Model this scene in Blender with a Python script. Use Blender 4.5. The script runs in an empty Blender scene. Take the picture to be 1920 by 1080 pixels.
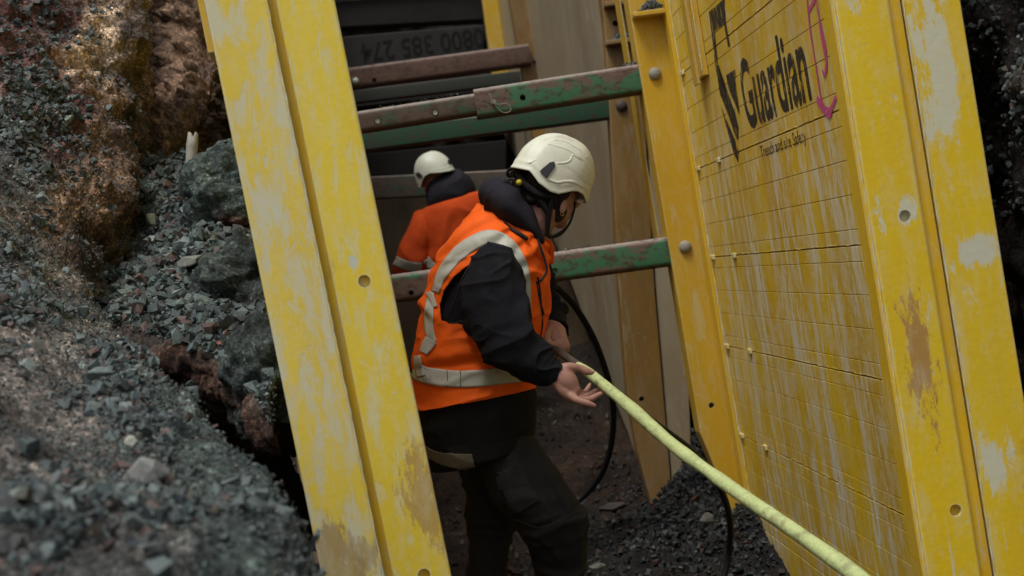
import bpy, bmesh, math, random
import numpy as np
from mathutils import Vector, Matrix
from mathutils.bvhtree import BVHTree
random.seed(7); RNG = np.random.default_rng(11)
S = bpy.context.scene; COL = S.collection
# ------------------------------------------------------------------ camera
EYE = 1.45; FPX = 2667.0
ca, sa = math.cos(math.radians(8)), math.sin(math.radians(8))
T = np.array([-154., 14., FPX]); T /= np.linalg.norm(T)
U = np.array([-sa, ca, 0.]); U -= T*U.dot(T); U /= np.linalg.norm(U)
R_ = np.array([ca, sa, 0.]); R_ -= T*R_.dot(T); R_ -= U*R_.dot(U); R_ /= np.linalg.norm(R_)
W = np.array([R_, T, U])                    # camera (right, up, forward) -> world
CAM = np.array([0., 0., EYE])
cam = bpy.data.cameras.new('camera'); camo = bpy.data.objects.new('camera', cam); COL.objects.link(camo)
cr, cu, cf = W @ np.array([1., 0, 0]), W @ np.array([0, 1., 0]), W @ np.array([0, 0, 1.])
m = Matrix.Identity(4)
for i in range(3):
    m[i][0] = cr[i]; m[i][1] = cu[i]; m[i][2] = -cf[i]; m[i][3] = CAM[i]
camo.matrix_world = m
cam.sensor_width = 36; cam.lens = 50.0; cam.clip_start = 0.05; cam.clip_end = 500
cam.dof.use_dof = True; cam.dof.focus_distance = 4.35; cam.dof.aperture_fstop = 4.0
S.camera = camo
# ------------------------------------------------------------------ light
SUN_EL, SUN_AZ = 66, 215
wd = bpy.data.worlds.new('World'); S.world = wd; wd.use_nodes = True
nt = wd.node_tree; bg = nt.nodes['Background']
sky = nt.nodes.new('ShaderNodeTexSky'); sky.sky_type = 'NISHITA'; sky.sun_disc = False
sky.sun_elevation = math.radians(SUN_EL); sky.sun_rotation = math.radians(SUN_AZ)
sky.air_density = 1.0; sky.dust_density = 4.0; sky.ozone_density = 1.0
hs = nt.nodes.new('ShaderNodeHueSaturation'); hs.inputs['Saturation'].default_value = 0.22
nt.links.new(sky.outputs[0], hs.inputs['Color']); nt.links.new(hs.outputs[0], bg.inputs[0])
bg.inputs[1].default_value = 0.08
sl = bpy.data.lights.new('sun', 'SUN'); sl.energy = 1.15; sl.angle = math.radians(16); sl.color = (1.0, .97, .9)
so = bpy.data.objects.new('sun', sl); COL.objects.link(so)
az = math.radians(SUN_AZ)                       # sun stands behind the camera
sd = Vector((math.sin(az)*math.cos(math.radians(SUN_EL)), math.cos(az)*math.cos(math.radians(SUN_EL)), math.sin(math.radians(SUN_EL))))
so.rotation_euler = sd.to_track_quat('Z', 'Y').to_euler(); so.location = (0, -2, 8)
S.view_settings.view_transform = 'Standard'; S.view_settings.look = 'None'
S.view_settings.gamma = 1; S.view_settings.use_curve_mapping = False
S.view_settings.exposure = 0.72
S.render.engine = 'CYCLES'
S.cycles.max_bounces = 6; S.cycles.use_denoising = True

# ------------------------------------------------------------------ helpers
def P(px, py, Y):
    """point of the place seen at photo pixel (px, py) at trench distance Y"""
    d = W @ np.array([(px-960)/FPX, (540-py)/FPX, 1.0])
    return CAM + d*(Y/d[1])
def PX(px, py, X):
    d = W @ np.array([(px-960)/FPX, (540-py)/FPX, 1.0])
    return CAM + d*(X/d[0])
def proj(v):
    c = W.T @ (np.asarray(v)-CAM)
    return 960+FPX*c[0]/c[2], 540-FPX*c[1]/c[2]
def projn(v):
    c = (np.asarray(v)-CAM) @ W
    return np.stack([960+FPX*c[:, 0]/c[:, 2], 540-FPX*c[:, 1]/c[:, 2]], 1)
org = {}
def tag(o, label=None, cat=None, group=None, kind=None):
    if label: o['label'] = label
    if cat: o['category'] = cat
    if group: o['group'] = group
    if kind: o['kind'] = kind
    return o
def thing(name, loc, label, cat, group=None):
    o = bpy.data.objects.new(name, None); o.empty_display_size = .1; COL.objects.link(o)
    o.location = Vector([float(c) for c in loc]); org[o] = np.array(loc, float)
    return tag(o, label, cat, group)
def mk(name, v, f, mat, parent=None, smooth=True, origin=None, col=None):
    v = np.asarray(v, float)
    if parent is not None: o0 = org[parent]
    elif origin is not None: o0 = np.array(origin, float)
    else: o0 = np.array([*(v.mean(0)[:2]), v[:, 2].min()])
    me = bpy.data.meshes.new(name)
    vv = v-o0
    if isinstance(f, np.ndarray):
        n, k = f.shape
        me.vertices.add(len(vv)); me.vertices.foreach_set('co', vv.astype(np.float32).ravel())
        me.loops.add(n*k); me.loops.foreach_set('vertex_index', f.astype(np.int32).ravel())
        me.polygons.add(n); me.polygons.foreach_set('loop_start', np.arange(0, n*k, k, dtype=np.int32))
        me.polygons.foreach_set('loop_total', np.full(n, k, np.int32))
        me.update(calc_edges=True); me.validate()
    else:
        me.from_pydata(vv.tolist(), [], f); me.update()
    me.polygons.foreach_set('use_smooth', np.full(len(me.polygons), bool(smooth)))
    if col is not None:
        a = me.color_attributes.new('soil', 'FLOAT_COLOR', 'POINT')
        c4 = np.ones((len(v), 4), np.float32); c4[:, :3] = col; a.data.foreach_set('color', c4.ravel())
    if mat: me.materials.append(mat)
    o = bpy.data.objects.new(name, me); COL.objects.link(o)
    if parent is not None:
        o.parent = parent; org[o] = org[parent]
    else:
        o.location = Vector(o0.tolist()); org[o] = o0
    return o
def evalmesh(o):
    """bake modifiers into the mesh"""
    dg = bpy.context.evaluated_depsgraph_get(); dg.update()
    me = bpy.data.meshes.new_from_object(o.evaluated_get(dg)); o.modifiers.clear()
    old = o.data; o.data = me; bpy.data.meshes.remove(old); return o
def cat(*parts):
    V, F, n = [], [], 0
    for v, f in parts:
        V.append(np.asarray(v, float)); F += [[i+n for i in q] for q in f]; n += len(v)
    return np.concatenate(V), F
def boxm(x0, x1, y0, y1, z0, z1, lean=0., yaw=0., zr=EYE, yr=0.):
    v = np.array([[x, y, z] for x in (x0, x1) for y in (y0, y1) for z in (z0, z1)], float)
    v[:, 0] += -lean*(v[:, 2]-zr) + yaw*(v[:, 1]-yr)
    return v, [[0, 1, 3, 2], [4, 6, 7, 5], [0, 4, 5, 1], [2, 3, 7, 6], [0, 2, 6, 4], [1, 5, 7, 3]]
def prism(pts, ax, a0, a1):
    """polygon pts extruded along axis ax from a0 to a1"""
    n = len(pts); v = []
    for a in (a0, a1):
        for p in pts:
            q = list(p); q.insert(ax, a); v.append(q)
    f = [list(range(n))[::-1], list(range(n, 2*n))] + [[i, (i+1) % n, n+(i+1) % n, n+i] for i in range(n)]
    return np.array(v, float), f
def catmull(p, n):
    p = np.asarray(p, float); q = np.vstack([2*p[0]-p[1], p, 2*p[-1]-p[-2]]); out = []
    for i in range(1, len(q)-2):
        for t in np.linspace(0, 1, n, endpoint=False):
            a, b, c, d = q[i-1:i+3]
            out.append(.5*((2*b)+(-a+c)*t+(2*a-5*b+4*c-d)*t*t+(-a+3*b-3*c+d)*t**3))
    out.append(p[-1]); return np.array(out)
def tube(pts, rad, seg=10, n=6, cap=True):
    pts = np.asarray(pts, float); rad = np.full(len(pts), rad, float) if np.isscalar(rad) else np.asarray(rad, float)
    pr = catmull(np.hstack([pts, rad[:, None]]), n) if n > 1 else np.hstack([pts, rad[:, None]])
    p, r = pr[:, :3], np.abs(pr[:, 3])
    if cap:
        t0 = p[0]-p[1]; t0 /= np.linalg.norm(t0)+1e-9; t1 = p[-1]-p[-2]; t1 /= np.linalg.norm(t1)+1e-9
        a = [(p[0]+t0*r[0]*k, r[0]*q) for k, q in ((.97, .2), (.75, .66), (.4, .92))]
        b = [(p[-1]+t1*r[-1]*k, r[-1]*q) for k, q in ((.4, .92), (.75, .66), (.97, .2))]
        p = np.vstack([[x for x, _ in a], p, [x for x, _ in b]]); r = np.concatenate([[y for _, y in a], r, [y for _, y in b]])
    tn = np.gradient(p, axis=0); tn /= np.linalg.norm(tn, axis=1)[:, None]+1e-9
    u = np.cross(tn[0], [0.13, .2, 1.]); u /= np.linalg.norm(u); V = []
    for i in range(len(p)):
        u = u-tn[i]*u.dot(tn[i]); u /= np.linalg.norm(u); w = np.cross(tn[i], u)
        for k in range(seg):
            a = 2*math.pi*k/seg; V.append(p[i]+r[i]*(math.cos(a)*u+math.sin(a)*w))
    F = []; m_ = len(p)
    for i in range(m_-1):
        for k in range(seg):
            k2 = (k+1) % seg; F.append([i*seg+k, i*seg+k2, (i+1)*seg+k2, (i+1)*seg+k])
    F.append(list(range(seg))[::-1]); F.append([(m_-1)*seg+k for k in range(seg)])
    return np.array(V), F
def ellips(c, r, rot=None, seg=20, rings=12):
    V = []; F = []
    for i in range(rings+1):
        th = math.pi*i/rings
        for k in range(seg):
            a = 2*math.pi*k/seg; V.append([math.sin(th)*math.cos(a), math.sin(th)*math.sin(a), math.cos(th)])
    V = np.array(V)*np.array(r)
    if rot is not None: V = V @ np.array(rot).T
    for i in range(rings):
        for k in range(seg):
            k2 = (k+1) % seg; F.append([i*seg+k, (i+1)*seg+k, (i+1)*seg+k2, i*seg+k2])
    return V+np.asarray(c), F
def frame(fwd, up=(0, 0, 1)):
    f = np.array(fwd, float); f /= np.linalg.norm(f); s = np.cross(f, up); s /= np.linalg.norm(s); u = np.cross(s, f)
    return np.stack([f, s, u], 1)       # columns: forward, side, up
# value noise
_H = RNG.random((64, 64, 64)).astype(np.float32)
def vn(p):
    p = np.asarray(p, float); i = np.floor(p).astype(int); f = p-i; f = f*f*(3-2*f); i &= 63; j = (i+1) & 63
    def h(a, b, c): return _H[a, b, c]
    x0, y0, z0 = i.T; x1, y1, z1 = j.T; fx, fy, fz = f.T
    a = h(x0, y0, z0)*(1-fx)+h(x1, y0, z0)*fx; b = h(x0, y1, z0)*(1-fx)+h(x1, y1, z0)*fx
    c = h(x0, y0, z1)*(1-fx)+h(x1, y0, z1)*fx; d = h(x0, y1, z1)*(1-fx)+h(x1, y1, z1)*fx
    return (a*(1-fy)+b*fy)*(1-fz)+(c*(1-fy)+d*fy)*fz-.5
def fbm(p, o=5, g=.5, l=2.03):
    s = 0; a = 1.
    p = np.asarray(p, float)
    for k in range(o): s = s+a*vn(p+k*17.3); p = p*l; a *= g
    return s
def ridged(p, o=4):
    s = 0; a = 1.; p = np.asarray(p, float)
    for k in range(o): s = s+a*(1-np.abs(vn(p+k*9.7))*4); p = p*2.1; a *= .5
    return s/2
def gridfaces(nu, nv, wrap=False):
    i, j = np.meshgrid(np.arange(nu-1), np.arange(nv if wrap else nv-1), indexing='ij'); j2 = (j+1) % nv
    return np.stack([i*nv+j, i*nv+j2, (i+1)*nv+j2, (i+1)*nv+j], -1).reshape(-1, 4)
def gridnormals(G):
    du = np.gradient(G, axis=0); dv = np.gradient(G, axis=1); n = np.cross(du, dv)
    n /= np.linalg.norm(n, axis=2)[..., None]+1e-9; return n
def resample(C, nu, nv):
    """smooth surface through a control grid C[i][j] = vector"""
    C = np.asarray(C, float)
    def up(A, n):
        m_ = len(A); q = np.concatenate([[2*A[0]-A[1]], A, [2*A[-1]-A[-2]]]); out = []
        for t in np.linspace(0, m_-1, n):
            i = min(int(t), m_-2); f = t-i; a, b, c, d = q[i], q[i+1], q[i+2], q[i+3]
            out.append(.5*((2*b)+(-a+c)*f+(2*a-5*b+4*c-d)*f*f+(-a+3*b-3*c+d)*f**3))
        return np.array(out)
    return up(up(C, nu).swapaxes(0, 1), nv).swapaxes(0, 1)
def cut(o, cyls):
    """drill round holes: cyls = (centre, axis, radius, depth)"""
    V, F = cat(*[tube([np.array(c)-np.array(a)*d*.15, np.array(c)+np.array(a)*d], r, 20, 1, cap=False) for c, a, r, d in cyls])
    k = mk('cutter', V, F, None, smooth=False, origin=(0, 0, 0))
    md = o.modifiers.new('b', 'BOOLEAN'); md.operation = 'DIFFERENCE'; md.object = k; md.solver = 'EXACT'
    evalmesh(o); bpy.data.objects.remove(k); return o
def bevel(o, w, seg=2):
    md = o.modifiers.new('v', 'BEVEL'); md.width = w; md.segments = seg; md.limit_method = 'ANGLE'; md.angle_limit = .6
    md.harden_normals = False
    evalmesh(o); o.data.polygons.foreach_set('use_smooth', np.zeros(len(o.data.polygons), bool)); return o

# ------------------------------------------------------------------ materials
class NB:
    def __init__(s, name):
        s.m = bpy.data.materials.new(name); s.m.use_nodes = True; s.t = s.m.node_tree; s.n = s.t.nodes; s.l = s.t.links
        s.b = s.n['Principled BSDF']; s.b.inputs['Specular IOR Level'].default_value = .35
        s.tc = s.n.new('ShaderNodeTexCoord')
    def set(s, sock, v):
        if hasattr(v, 'is_output') or isinstance(v, bpy.types.NodeSocket): s.l.new(v, sock)
        elif isinstance(v, (tuple, list)) and len(v) == 3 and len(sock.default_value) == 4: sock.default_value = (*v, 1)
        else: sock.default_value = v
    def co(s, scale=(1, 1, 1), kind='Object'):
        mp = s.n.new('ShaderNodeMapping'); mp.inputs['Scale'].default_value = scale; s.l.new(s.tc.outputs[kind], mp.inputs[0]); return mp.outputs[0]
    def noise(s, scale, det=5, rough=.55, vec=None, dist=0.):
        x = s.n.new('ShaderNodeTexNoise'); x.inputs['Scale'].default_value = scale; x.inputs['Detail'].default_value = det
        x.inputs['Roughness'].default_value = rough; x.inputs['Distortion'].default_value = dist
        s.l.new(vec or s.co(), x.inputs['Vector']); return x.outputs[0]
    def vor(s, scale, vec=None, feat='F1'):
        x = s.n.new('ShaderNodeTexVoronoi'); x.inputs['Scale'].default_value = scale; x.feature = feat
        s.l.new(vec or s.co(), x.inputs['Vector']); return x.outputs[0]
    def ramp(s, f, a, b, smooth=False):
        x = s.n.new('ShaderNodeMapRange'); x.inputs[1].default_value = a; x.inputs[2].default_value = b; x.clamp = True
        s.l.new(f, x.inputs[0]); return x.outputs[0]
    def cr(s, f, stops):
        x = s.n.new('ShaderNodeValToRGB'); e = x.color_ramp.elements
        while len(e) < len(stops): e.new(.5)
        for q, (p, c) in zip(e, stops): q.position = p; q.color = (*c, 1)
        s.l.new(f, x.inputs[0]); return x.outputs[0]
    def mix(s, f, a, b, mode='MIX'):
        x = s.n.new('ShaderNodeMix'); x.data_type = 'RGBA'; x.blend_type = mode
        s.set(x.inputs[0], f); s.set(x.inputs[6], a); s.set(x.inputs[7], b); return x.outputs[2]
    def math(s, op, a, b=0.):
        x = s.n.new('ShaderNodeMath'); x.operation = op; s.set(x.inputs[0], a); s.set(x.inputs[1], b); return x.outputs[0]
    def edge(s, r=.009, lo=.015, hi=.12):
        """worn arrises: where the rounded normal departs from the face normal"""
        bv = s.n.new('ShaderNodeBevel'); bv.samples = 4; bv.inputs[0].default_value = r
        g = s.n.new('ShaderNodeNewGeometry'); d = s.n.new('ShaderNodeVectorMath'); d.operation = 'DOT_PRODUCT'
        s.l.new(bv.outputs[0], d.inputs[0]); s.l.new(g.outputs['Normal'], d.inputs[1])
        return s.ramp(s.math('SUBTRACT', 1., d.outputs['Value']), lo, hi)
    def attr(s, nm):
        x = s.n.new('ShaderNodeAttribute'); x.attribute_name = nm; return x.outputs['Color']
    def bump(s, h, st=.3, dist=.01):
        x = s.n.new('ShaderNodeBump'); x.inputs['Strength'].default_value = st; x.inputs['Distance'].default_value = dist
        s.l.new(h, x.inputs['Height']); s.l.new(x.outputs[0], s.b.inputs['Normal'])
    def done(s, col, rough=.6, metal=0.):
        s.set(s.b.inputs['Base Color'], col); s.set(s.b.inputs['Roughness'], rough); s.b.inputs['Metallic'].default_value = metal; return s.m

def paint(name, base, dark, pale, wear=.5, drip=.5, mud=.3, edge=.8, seed=0., rust=.3, paleamt=(.56, .62), ss=(1, 1, .12), mott=.25, patches=(), cs=13.):
    n = NB(name)
    mp = n.co(ss); big = n.co((1, 1, .3))
    off = n.n.new('ShaderNodeVectorMath'); off.inputs[1].default_value = (seed, seed*1.7, seed*.6); n.l.new(mp, off.inputs[0]); mp = off.outputs[0]
    off2 = n.n.new('ShaderNodeVectorMath'); off2.inputs[1].default_value = (seed*2, seed, seed); n.l.new(big, off2.inputs[0]); big = off2.outputs[0]
    tone = n.noise(3., 6, .6, big)
    c = n.mix(n.ramp(tone, .35, .7), base, dark)
    # mud film
    mudf = n.math('MULTIPLY', n.ramp(n.noise(2.2, 8, .7, big), .45, .75), mud)
    c = n.mix(mudf, c, (.30, .20, .10))
    # vertical scraped streaks
    st = n.math('MULTIPLY', n.ramp(n.noise(42., 8, .76, mp), *((.49, .56) if ss[1] < 1 else (.55, .66))), n.ramp(n.noise(3.5, 4, .6, big), *((.40, .54) if ss[1] < 1 else (.42, .62))))
    if ss[1] < 1:                       # soil has scraped the lower boards barer than the upper ones
        sz = n.n.new('ShaderNodeSeparateXYZ'); n.l.new(n.tc.outputs['Object'], sz.inputs[0])
        st = n.math('MULTIPLY', st, n.ramp(n.math('ADD', sz.outputs[2], n.math('MULTIPLY', n.noise(6., 3), .8)), 2.6, 1.75))
    c = n.mix(n.math('MULTIPLY', st, drip), c, pale)
    # chipped patches
    ch = n.ramp(n.noise(cs, 12, .76, big, .3), *paleamt)
    c = n.mix(n.math('MULTIPLY', ch, wear), c, pale)
    thin = n.math('MULTIPLY', n.ramp(n.noise(90., 3, .6, n.co((1, ss[1], .03))), .63, .66), n.ramp(n.noise(5., 4, .6), .45, .6))
    c = n.mix(n.math('MULTIPLY', thin, .75), c, pale)
    for pc, pr, pcol in patches:          # single stains and scraped spots
        q = n.n.new('ShaderNodeMapping'); q.vector_type = 'POINT'; q.inputs['Location'].default_value = [-a_/b_ for a_, b_ in zip(pc, pr)]; q.inputs['Scale'].default_value = [1/b_ for b_ in pr]
        n.l.new(n.tc.outputs['Object'], q.inputs[0]); ln = n.n.new('ShaderNodeVectorMath'); ln.operation = 'LENGTH'; n.l.new(q.outputs[0], ln.inputs[0])
        mk_ = n.ramp(n.math('ADD', ln.outputs['Value'], n.math('MULTIPLY', n.math('SUBTRACT', n.noise(22., 10, .8, big), .5), 6.5)), 1.1, .8)
        c = n.mix(n.math('MULTIPLY', mk_, .85), c, pcol)
    mt = n.math('MULTIPLY', n.ramp(n.noise(26., 8, .75, n.co((1, max(ss[1], .4), .35))), .48, .62), n.ramp(n.noise(4., 5, .6, big), .35, .6))
    c = n.mix(n.math('MULTIPLY', mt, mott), c, pale)
    sp = n.ramp(n.vor(26., n.co()), .11, .07)
    sp = n.math('MULTIPLY', sp, n.ramp(n.noise(7., 3), .5, .6))
    c = n.mix(n.math('MULTIPLY', sp, .8), c, pale)
    ru = n.math('MULTIPLY', n.ramp(n.noise(5., 8, .7, n.co((1.3, 1.3, .8))), .64, .70), rust)
    c = n.mix(ru, c, (.16, .07, .035))
    if edge:
        ed = n.math('MULTIPLY', n.edge(), n.ramp(n.noise(30., 4), .35, .55))
        c = n.mix(n.math('MULTIPLY', ed, edge), c, pale)
    h = n.math('ADD', n.noise(60., 5), n.math('MULTIPLY', ch, -.6))
    n.bump(h, .22, .004)
    return n.done(c, n.mix(ch, (.42,)*3, (.75,)*3))
YEL, YELD, PALE = (.72, .50, .012), (.47, .27, .016), (.50, .50, .40)
M = {}
M['post'] = paint('yellow_paint_post', YEL, (.66, .43, .012), (.56, .57, .45), .85, .25, .12, .9, 1.3, .35, (.60, .63), (1, 1, .12), .25, [(tuple(P(1725, 665, 3.33)-np.array([1.28, 4.8, .02])), (.035, .5, .12), (.36, .19, .07)), (tuple(P(1752, 110, 3.33)-np.array([1.28, 4.8, .02])), (.038, .5, .19), (.56, .57, .45)),
    (tuple(P(1840, 470, 3.33)-np.array([1.28, 4.8, .02])), (.07, .5, .035), (.53, .55, .47)), (tuple(P(1700, 395, 3.33)-np.array([1.28, 4.8, .02])), (.03, .5, .03), (.56, .57, .45)), (tuple(P(1870, 865, 3.33)-np.array([1.28, 4.8, .02])), (.03, .5, .07), (.56, .57, .45))])
M['post_scraped'] = paint('yellow_paint_scraped', (.76, .57, .07), (.68, .49, .05), (.56, .57, .47), .68, .8, .12, .9, 4.1, .25, (.47, .56), (1, 1, .12), .65, [(tuple(P(650, 1040, 3.33)-np.array([-.33, 4.8, .02])), (.07, .5, .07), (.38, .26, .10))], 24.)
M['post_left'] = paint('yellow_paint_left_post', (.76, .57, .05), (.70, .50, .035), (.60, .60, .44), .42, .45, .1, .9, 7.7, .3, (.54, .585), (1, 1, .12), .5, [(tuple(P(790, 930, 3.33)-np.array([-.33, 4.8, .02])), (.04, .5, .10), (.44, .28, .08)), (tuple(P(662, 493, 3.33)-np.array([-.33, 4.8, .02])), (.014, .5, .014), (.5, .55, .5))], 26.)
M['strip'] = paint('yellow_paint_corner', (.74, .48, .014), (.66, .40, .012), PALE, .25, .1, .2, .3, 2.)
M['wall'] = paint('ochre_wall_paint', (.76, .52, .018), (.62, .38, .016), (.70, .68, .54), .5, .95, .4, 0, 3.3, .25, (.56, .64), (1, .42, .06), .5)
M['post2'] = paint('yellow_paint_second_post', (.60, .38, .02), (.52, .30, .018), (.5, .5, .38), .3, .2, .15, .8, 5.2)
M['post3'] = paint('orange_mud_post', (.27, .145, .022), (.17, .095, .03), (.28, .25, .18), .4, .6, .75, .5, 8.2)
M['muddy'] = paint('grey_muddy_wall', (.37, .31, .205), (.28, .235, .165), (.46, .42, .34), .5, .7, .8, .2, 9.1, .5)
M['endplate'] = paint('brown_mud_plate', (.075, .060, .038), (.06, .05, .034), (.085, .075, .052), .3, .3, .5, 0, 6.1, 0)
def steel(name, green=(.04, .145, .075), amt=(.50, .56), dirt=(.13, .085, .068), seed=0., top=(.30, .25, .22)):
    n = NB(name); v = n.co((.6, 1, 1))
    o = n.n.new('ShaderNodeVectorMath'); o.inputs[1].default_value = (seed, seed, 0); n.l.new(v, o.inputs[0]); v = o.outputs[0]
    f = n.ramp(n.noise(7., 8, .7, v, .3), *amt)
    c = n.mix(f, dirt, green)
    c = n.mix(n.math('MULTIPLY', n.ramp(n.noise(40., 6, .7, v), .52, .58), .7), c, (.06, .028, .02))
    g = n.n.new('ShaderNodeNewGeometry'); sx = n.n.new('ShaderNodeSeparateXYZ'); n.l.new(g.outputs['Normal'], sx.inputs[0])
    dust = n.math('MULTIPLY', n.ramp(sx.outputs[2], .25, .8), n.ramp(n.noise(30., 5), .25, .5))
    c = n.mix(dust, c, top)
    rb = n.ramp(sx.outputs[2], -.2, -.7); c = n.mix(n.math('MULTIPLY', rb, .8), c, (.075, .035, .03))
    n.bump(n.noise(90., 6), .35, .004)
    return n.done(c, .62)
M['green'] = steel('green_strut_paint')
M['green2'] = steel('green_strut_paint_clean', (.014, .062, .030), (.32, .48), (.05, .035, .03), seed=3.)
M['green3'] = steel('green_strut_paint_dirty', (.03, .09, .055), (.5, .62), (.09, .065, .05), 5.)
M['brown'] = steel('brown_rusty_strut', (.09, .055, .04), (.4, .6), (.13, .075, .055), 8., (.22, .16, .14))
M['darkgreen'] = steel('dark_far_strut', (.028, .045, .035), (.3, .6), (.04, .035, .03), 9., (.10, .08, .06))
def simple(name, col, rough=.6, bump=0., sc=60., var=.25, metal=0., spec=None):
    n = NB(name); c2 = tuple(x*(1-var) for x in col); c = n.mix(n.ramp(n.noise(sc*.25, 6, .65), .35, .65), col, c2)
    if bump: n.bump(n.noise(sc, 5), bump, .004)
    if spec is not None: n.b.inputs['Specular IOR Level'].default_value = spec
    return n.done(c, rough, metal)
M['pin'] = simple('grey_galvanised_pin', (.30, .29, .26), .55, .4, 120)
M['rust'] = simple('rusty_dark_steel', (.10, .075, .06), .7, .5, 80, .5)
M['wire'] = simple('grey_wire', (.25, .24, .22), .5)
M['white_stub'] = simple('white_stub', (.85, .9, .8), .6)
M['beam'] = simple('dark_grey_beam', (.028, .028, .026), .8, .6, 9, .5)
M['beam2'] = simple('dark_brown_beam', (.015, .013, .011), .85, .5, 14, .5)
M['beamtext'] = simple('black_beam_lettering', (.006, .006, .006), .9)
M['hose'] = None
def cloth(name, col, sc=600, var=.12, bump=.15, rough=.85, dirt=None, sheen=0.):
    n = NB(name); c = n.mix(n.ramp(n.noise(9., 6, .6), .35, .7), col, tuple(x*(1-var) for x in col))
    if dirt: c = n.mix(n.math('MULTIPLY', n.ramp(n.noise(14., 8, .75), .56, .68), dirt[1]), c, dirt[0])
    h = n.math('ADD', n.math('MULTIPLY', n.noise(sc, 2), .3), n.noise(45., 5, .6)); n.bump(h, bump, .004)
    n.b.inputs['Sheen Weight'].default_value = sheen; n.b.inputs['Specular IOR Level'].default_value = .15
    return n.done(c, rough)
M['vest'] = cloth('orange_hi_vis', (.93, .135, .012), 500, .14, .3, .7, ((.40, .11, .03), .4))
M['vest2'] = cloth('deep_orange_jacket', (.62, .075, .012), 300, .2, .25, .8)
M['tape'] = cloth('silver_reflective_tape', (.50, .50, .43), 900, .2, .12, .45, ((.17, .14, .10), .6))
M['tapedirty'] = cloth('dirty_reflective_tape', (.18, .155, .11), 900, .35, .15, .6, ((.08, .065, .045), .8))
M['hoodie'] = cloth('charcoal_hoodie', (.0105, .0105, .014), 700, .3, .35, .9, ((.05, .045, .035), .25))
M['hood'] = cloth('charcoal_hood_fleece', (.024, .023, .031), 700, .3, .3, .9)
M['jacket'] = cloth('black_jacket', (.013, .0135, .013), 600, .3, .2, .8)
M['trouser'] = cloth('black_work_trousers', (.028, .0285, .030), 800, .35, .4, .85, ((.04, .034, .027), .6))
M['stitch'] = simple('dark_stitching', (.03, .03, .029), .9)
M['black'] = simple('black_webbing', (.010, .010, .011), .7, .2, 200)
M['navy'] = simple('navy_cuff', (.012, .013, .035), .9)
M['boot'] = simple('brown_boot', (.06, .04, .025), .8, .4)
def skinmat():
    n = NB('skin'); c = n.mix(n.ramp(n.noise(25., 5), .35, .7), (.42, .235, .175), (.30, .14, .105))
    n.b.inputs['Subsurface Weight'].default_value = .12; n.b.inputs['Subsurface Radius'].default_value = (.01, .004, .002)
    n.bump(n.noise(220., 4), .25, .002)
    return n.done(c, .55)
M['skin'] = skinmat()
M['nail'] = simple('fingernail', (.45, .28, .22), .4)
M['hair'] = simple('dark_brown_hair', (.022, .014, .010), .7, .8, 90, .5)
def helmm():
    n = NB('white_helmet_shell'); c = n.mix(n.ramp(n.noise(12., 8, .7), .45, .75), (.70, .72, .60), (.58, .59, .48))
    c = n.mix(n.math('MULTIPLY', n.ramp(n.noise(22., 9, .8), .6, .68), .45), c, (.36, .35, .29))
    n.bump(n.noise(70., 5), .06, .003); return n.done(c, .42)
M['helmet'] = helmm()
M['grey_plastic'] = simple('dark_grey_plastic', (.035, .037, .05), .5)
M['yellow_plastic'] = simple('yellow_knob', (.62, .52, .03), .5)
M['gold'] = simple('gold_ring', (.45, .28, .10), .3, metal=1.)
M['pvc'] = simple('white_clay_pipe', (.42, .40, .36), .6, .3)
M['blackhose'] = simple('black_rubber', (.010, .011, .013), .5, .2, 80)
M['pink'] = None
def soil(name, bumpst=.6, sc=1., spk=1.):
    n = NB(name); c = n.attr('soil')
    k = n.cr(n.noise(55.*sc, 8, .75), [(.34, (.30,)*3), (.5, (.9,)*3), (.66, (1.9,)*3)])
    c = n.mix(1., c, k, 'MULTIPLY')
    k2 = n.cr(n.noise(7.*sc, 5, .6), [(.38, (.5, .5, .52)), (.62, (1.4, 1.32, 1.25))])
    c = n.mix(1., c, k2, 'MULTIPLY')
    vc = n.n.new('ShaderNodeTexVoronoi'); vc.inputs['Scale'].default_value = 130.*sc; n.l.new(n.co(), vc.inputs['Vector']); hv_ = n.n.new('ShaderNodeSeparateColor'); n.l.new(vc.outputs['Color'], hv_.inputs[0])
    c = n.mix(1., c, n.cr(hv_.outputs[0], [(0., (.55,)*3), (.7, (1.,)*3), (.9, (1+.3*spk,)*3), (1., (1+1.3*spk,)*3)]), 'MULTIPLY')
    h = n.math('ADD', n.math('MULTIPLY', n.vor(70.*sc), .6), n.math('ADD', n.noise(40.*sc, 8, .75), n.noise(180., 4, .7)))
    n.bump(h, bumpst, .02); n.b.inputs['Specular IOR Level'].default_value = .3
    return n.done(c, .85)
M['soil'] = soil('gravelly_soil'); M['clay'] = soil('clay_soil', .8, .8, .25)
def rockm():
    n = NB('crushed_stone'); c = n.attr('soil')
    c = n.mix(1., c, n.cr(n.noise(90., 5, .7), [(.3, (.65,)*3), (.7, (1.35,)*3)]), 'MULTIPLY')
    n.bump(n.noise(130., 5, .7), .3, .004); return n.done(c, .6)
M['rock'] = rockm()
def hosem():
    n = NB('pale_green_hose'); c = n.mix(n.ramp(n.noise(14., 7, .7), .4, .7), (.50, .57, .25), (.40, .46, .20))
    c = n.mix(n.math('MULTIPLY', n.ramp(n.noise(60., 7, .75), .52, .62), .6), c, (.28, .30, .14))
    c = n.mix(n.math('MULTIPLY', n.ramp(n.noise(9., 9, .78), .53, .60), .55), c, (.20, .17, .10))
    n.bump(n.math('ADD', n.noise(110., 5), n.noise(25., 4)), .5, .006); return n.done(c, .65)
M['hose'] = hosem()
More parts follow.
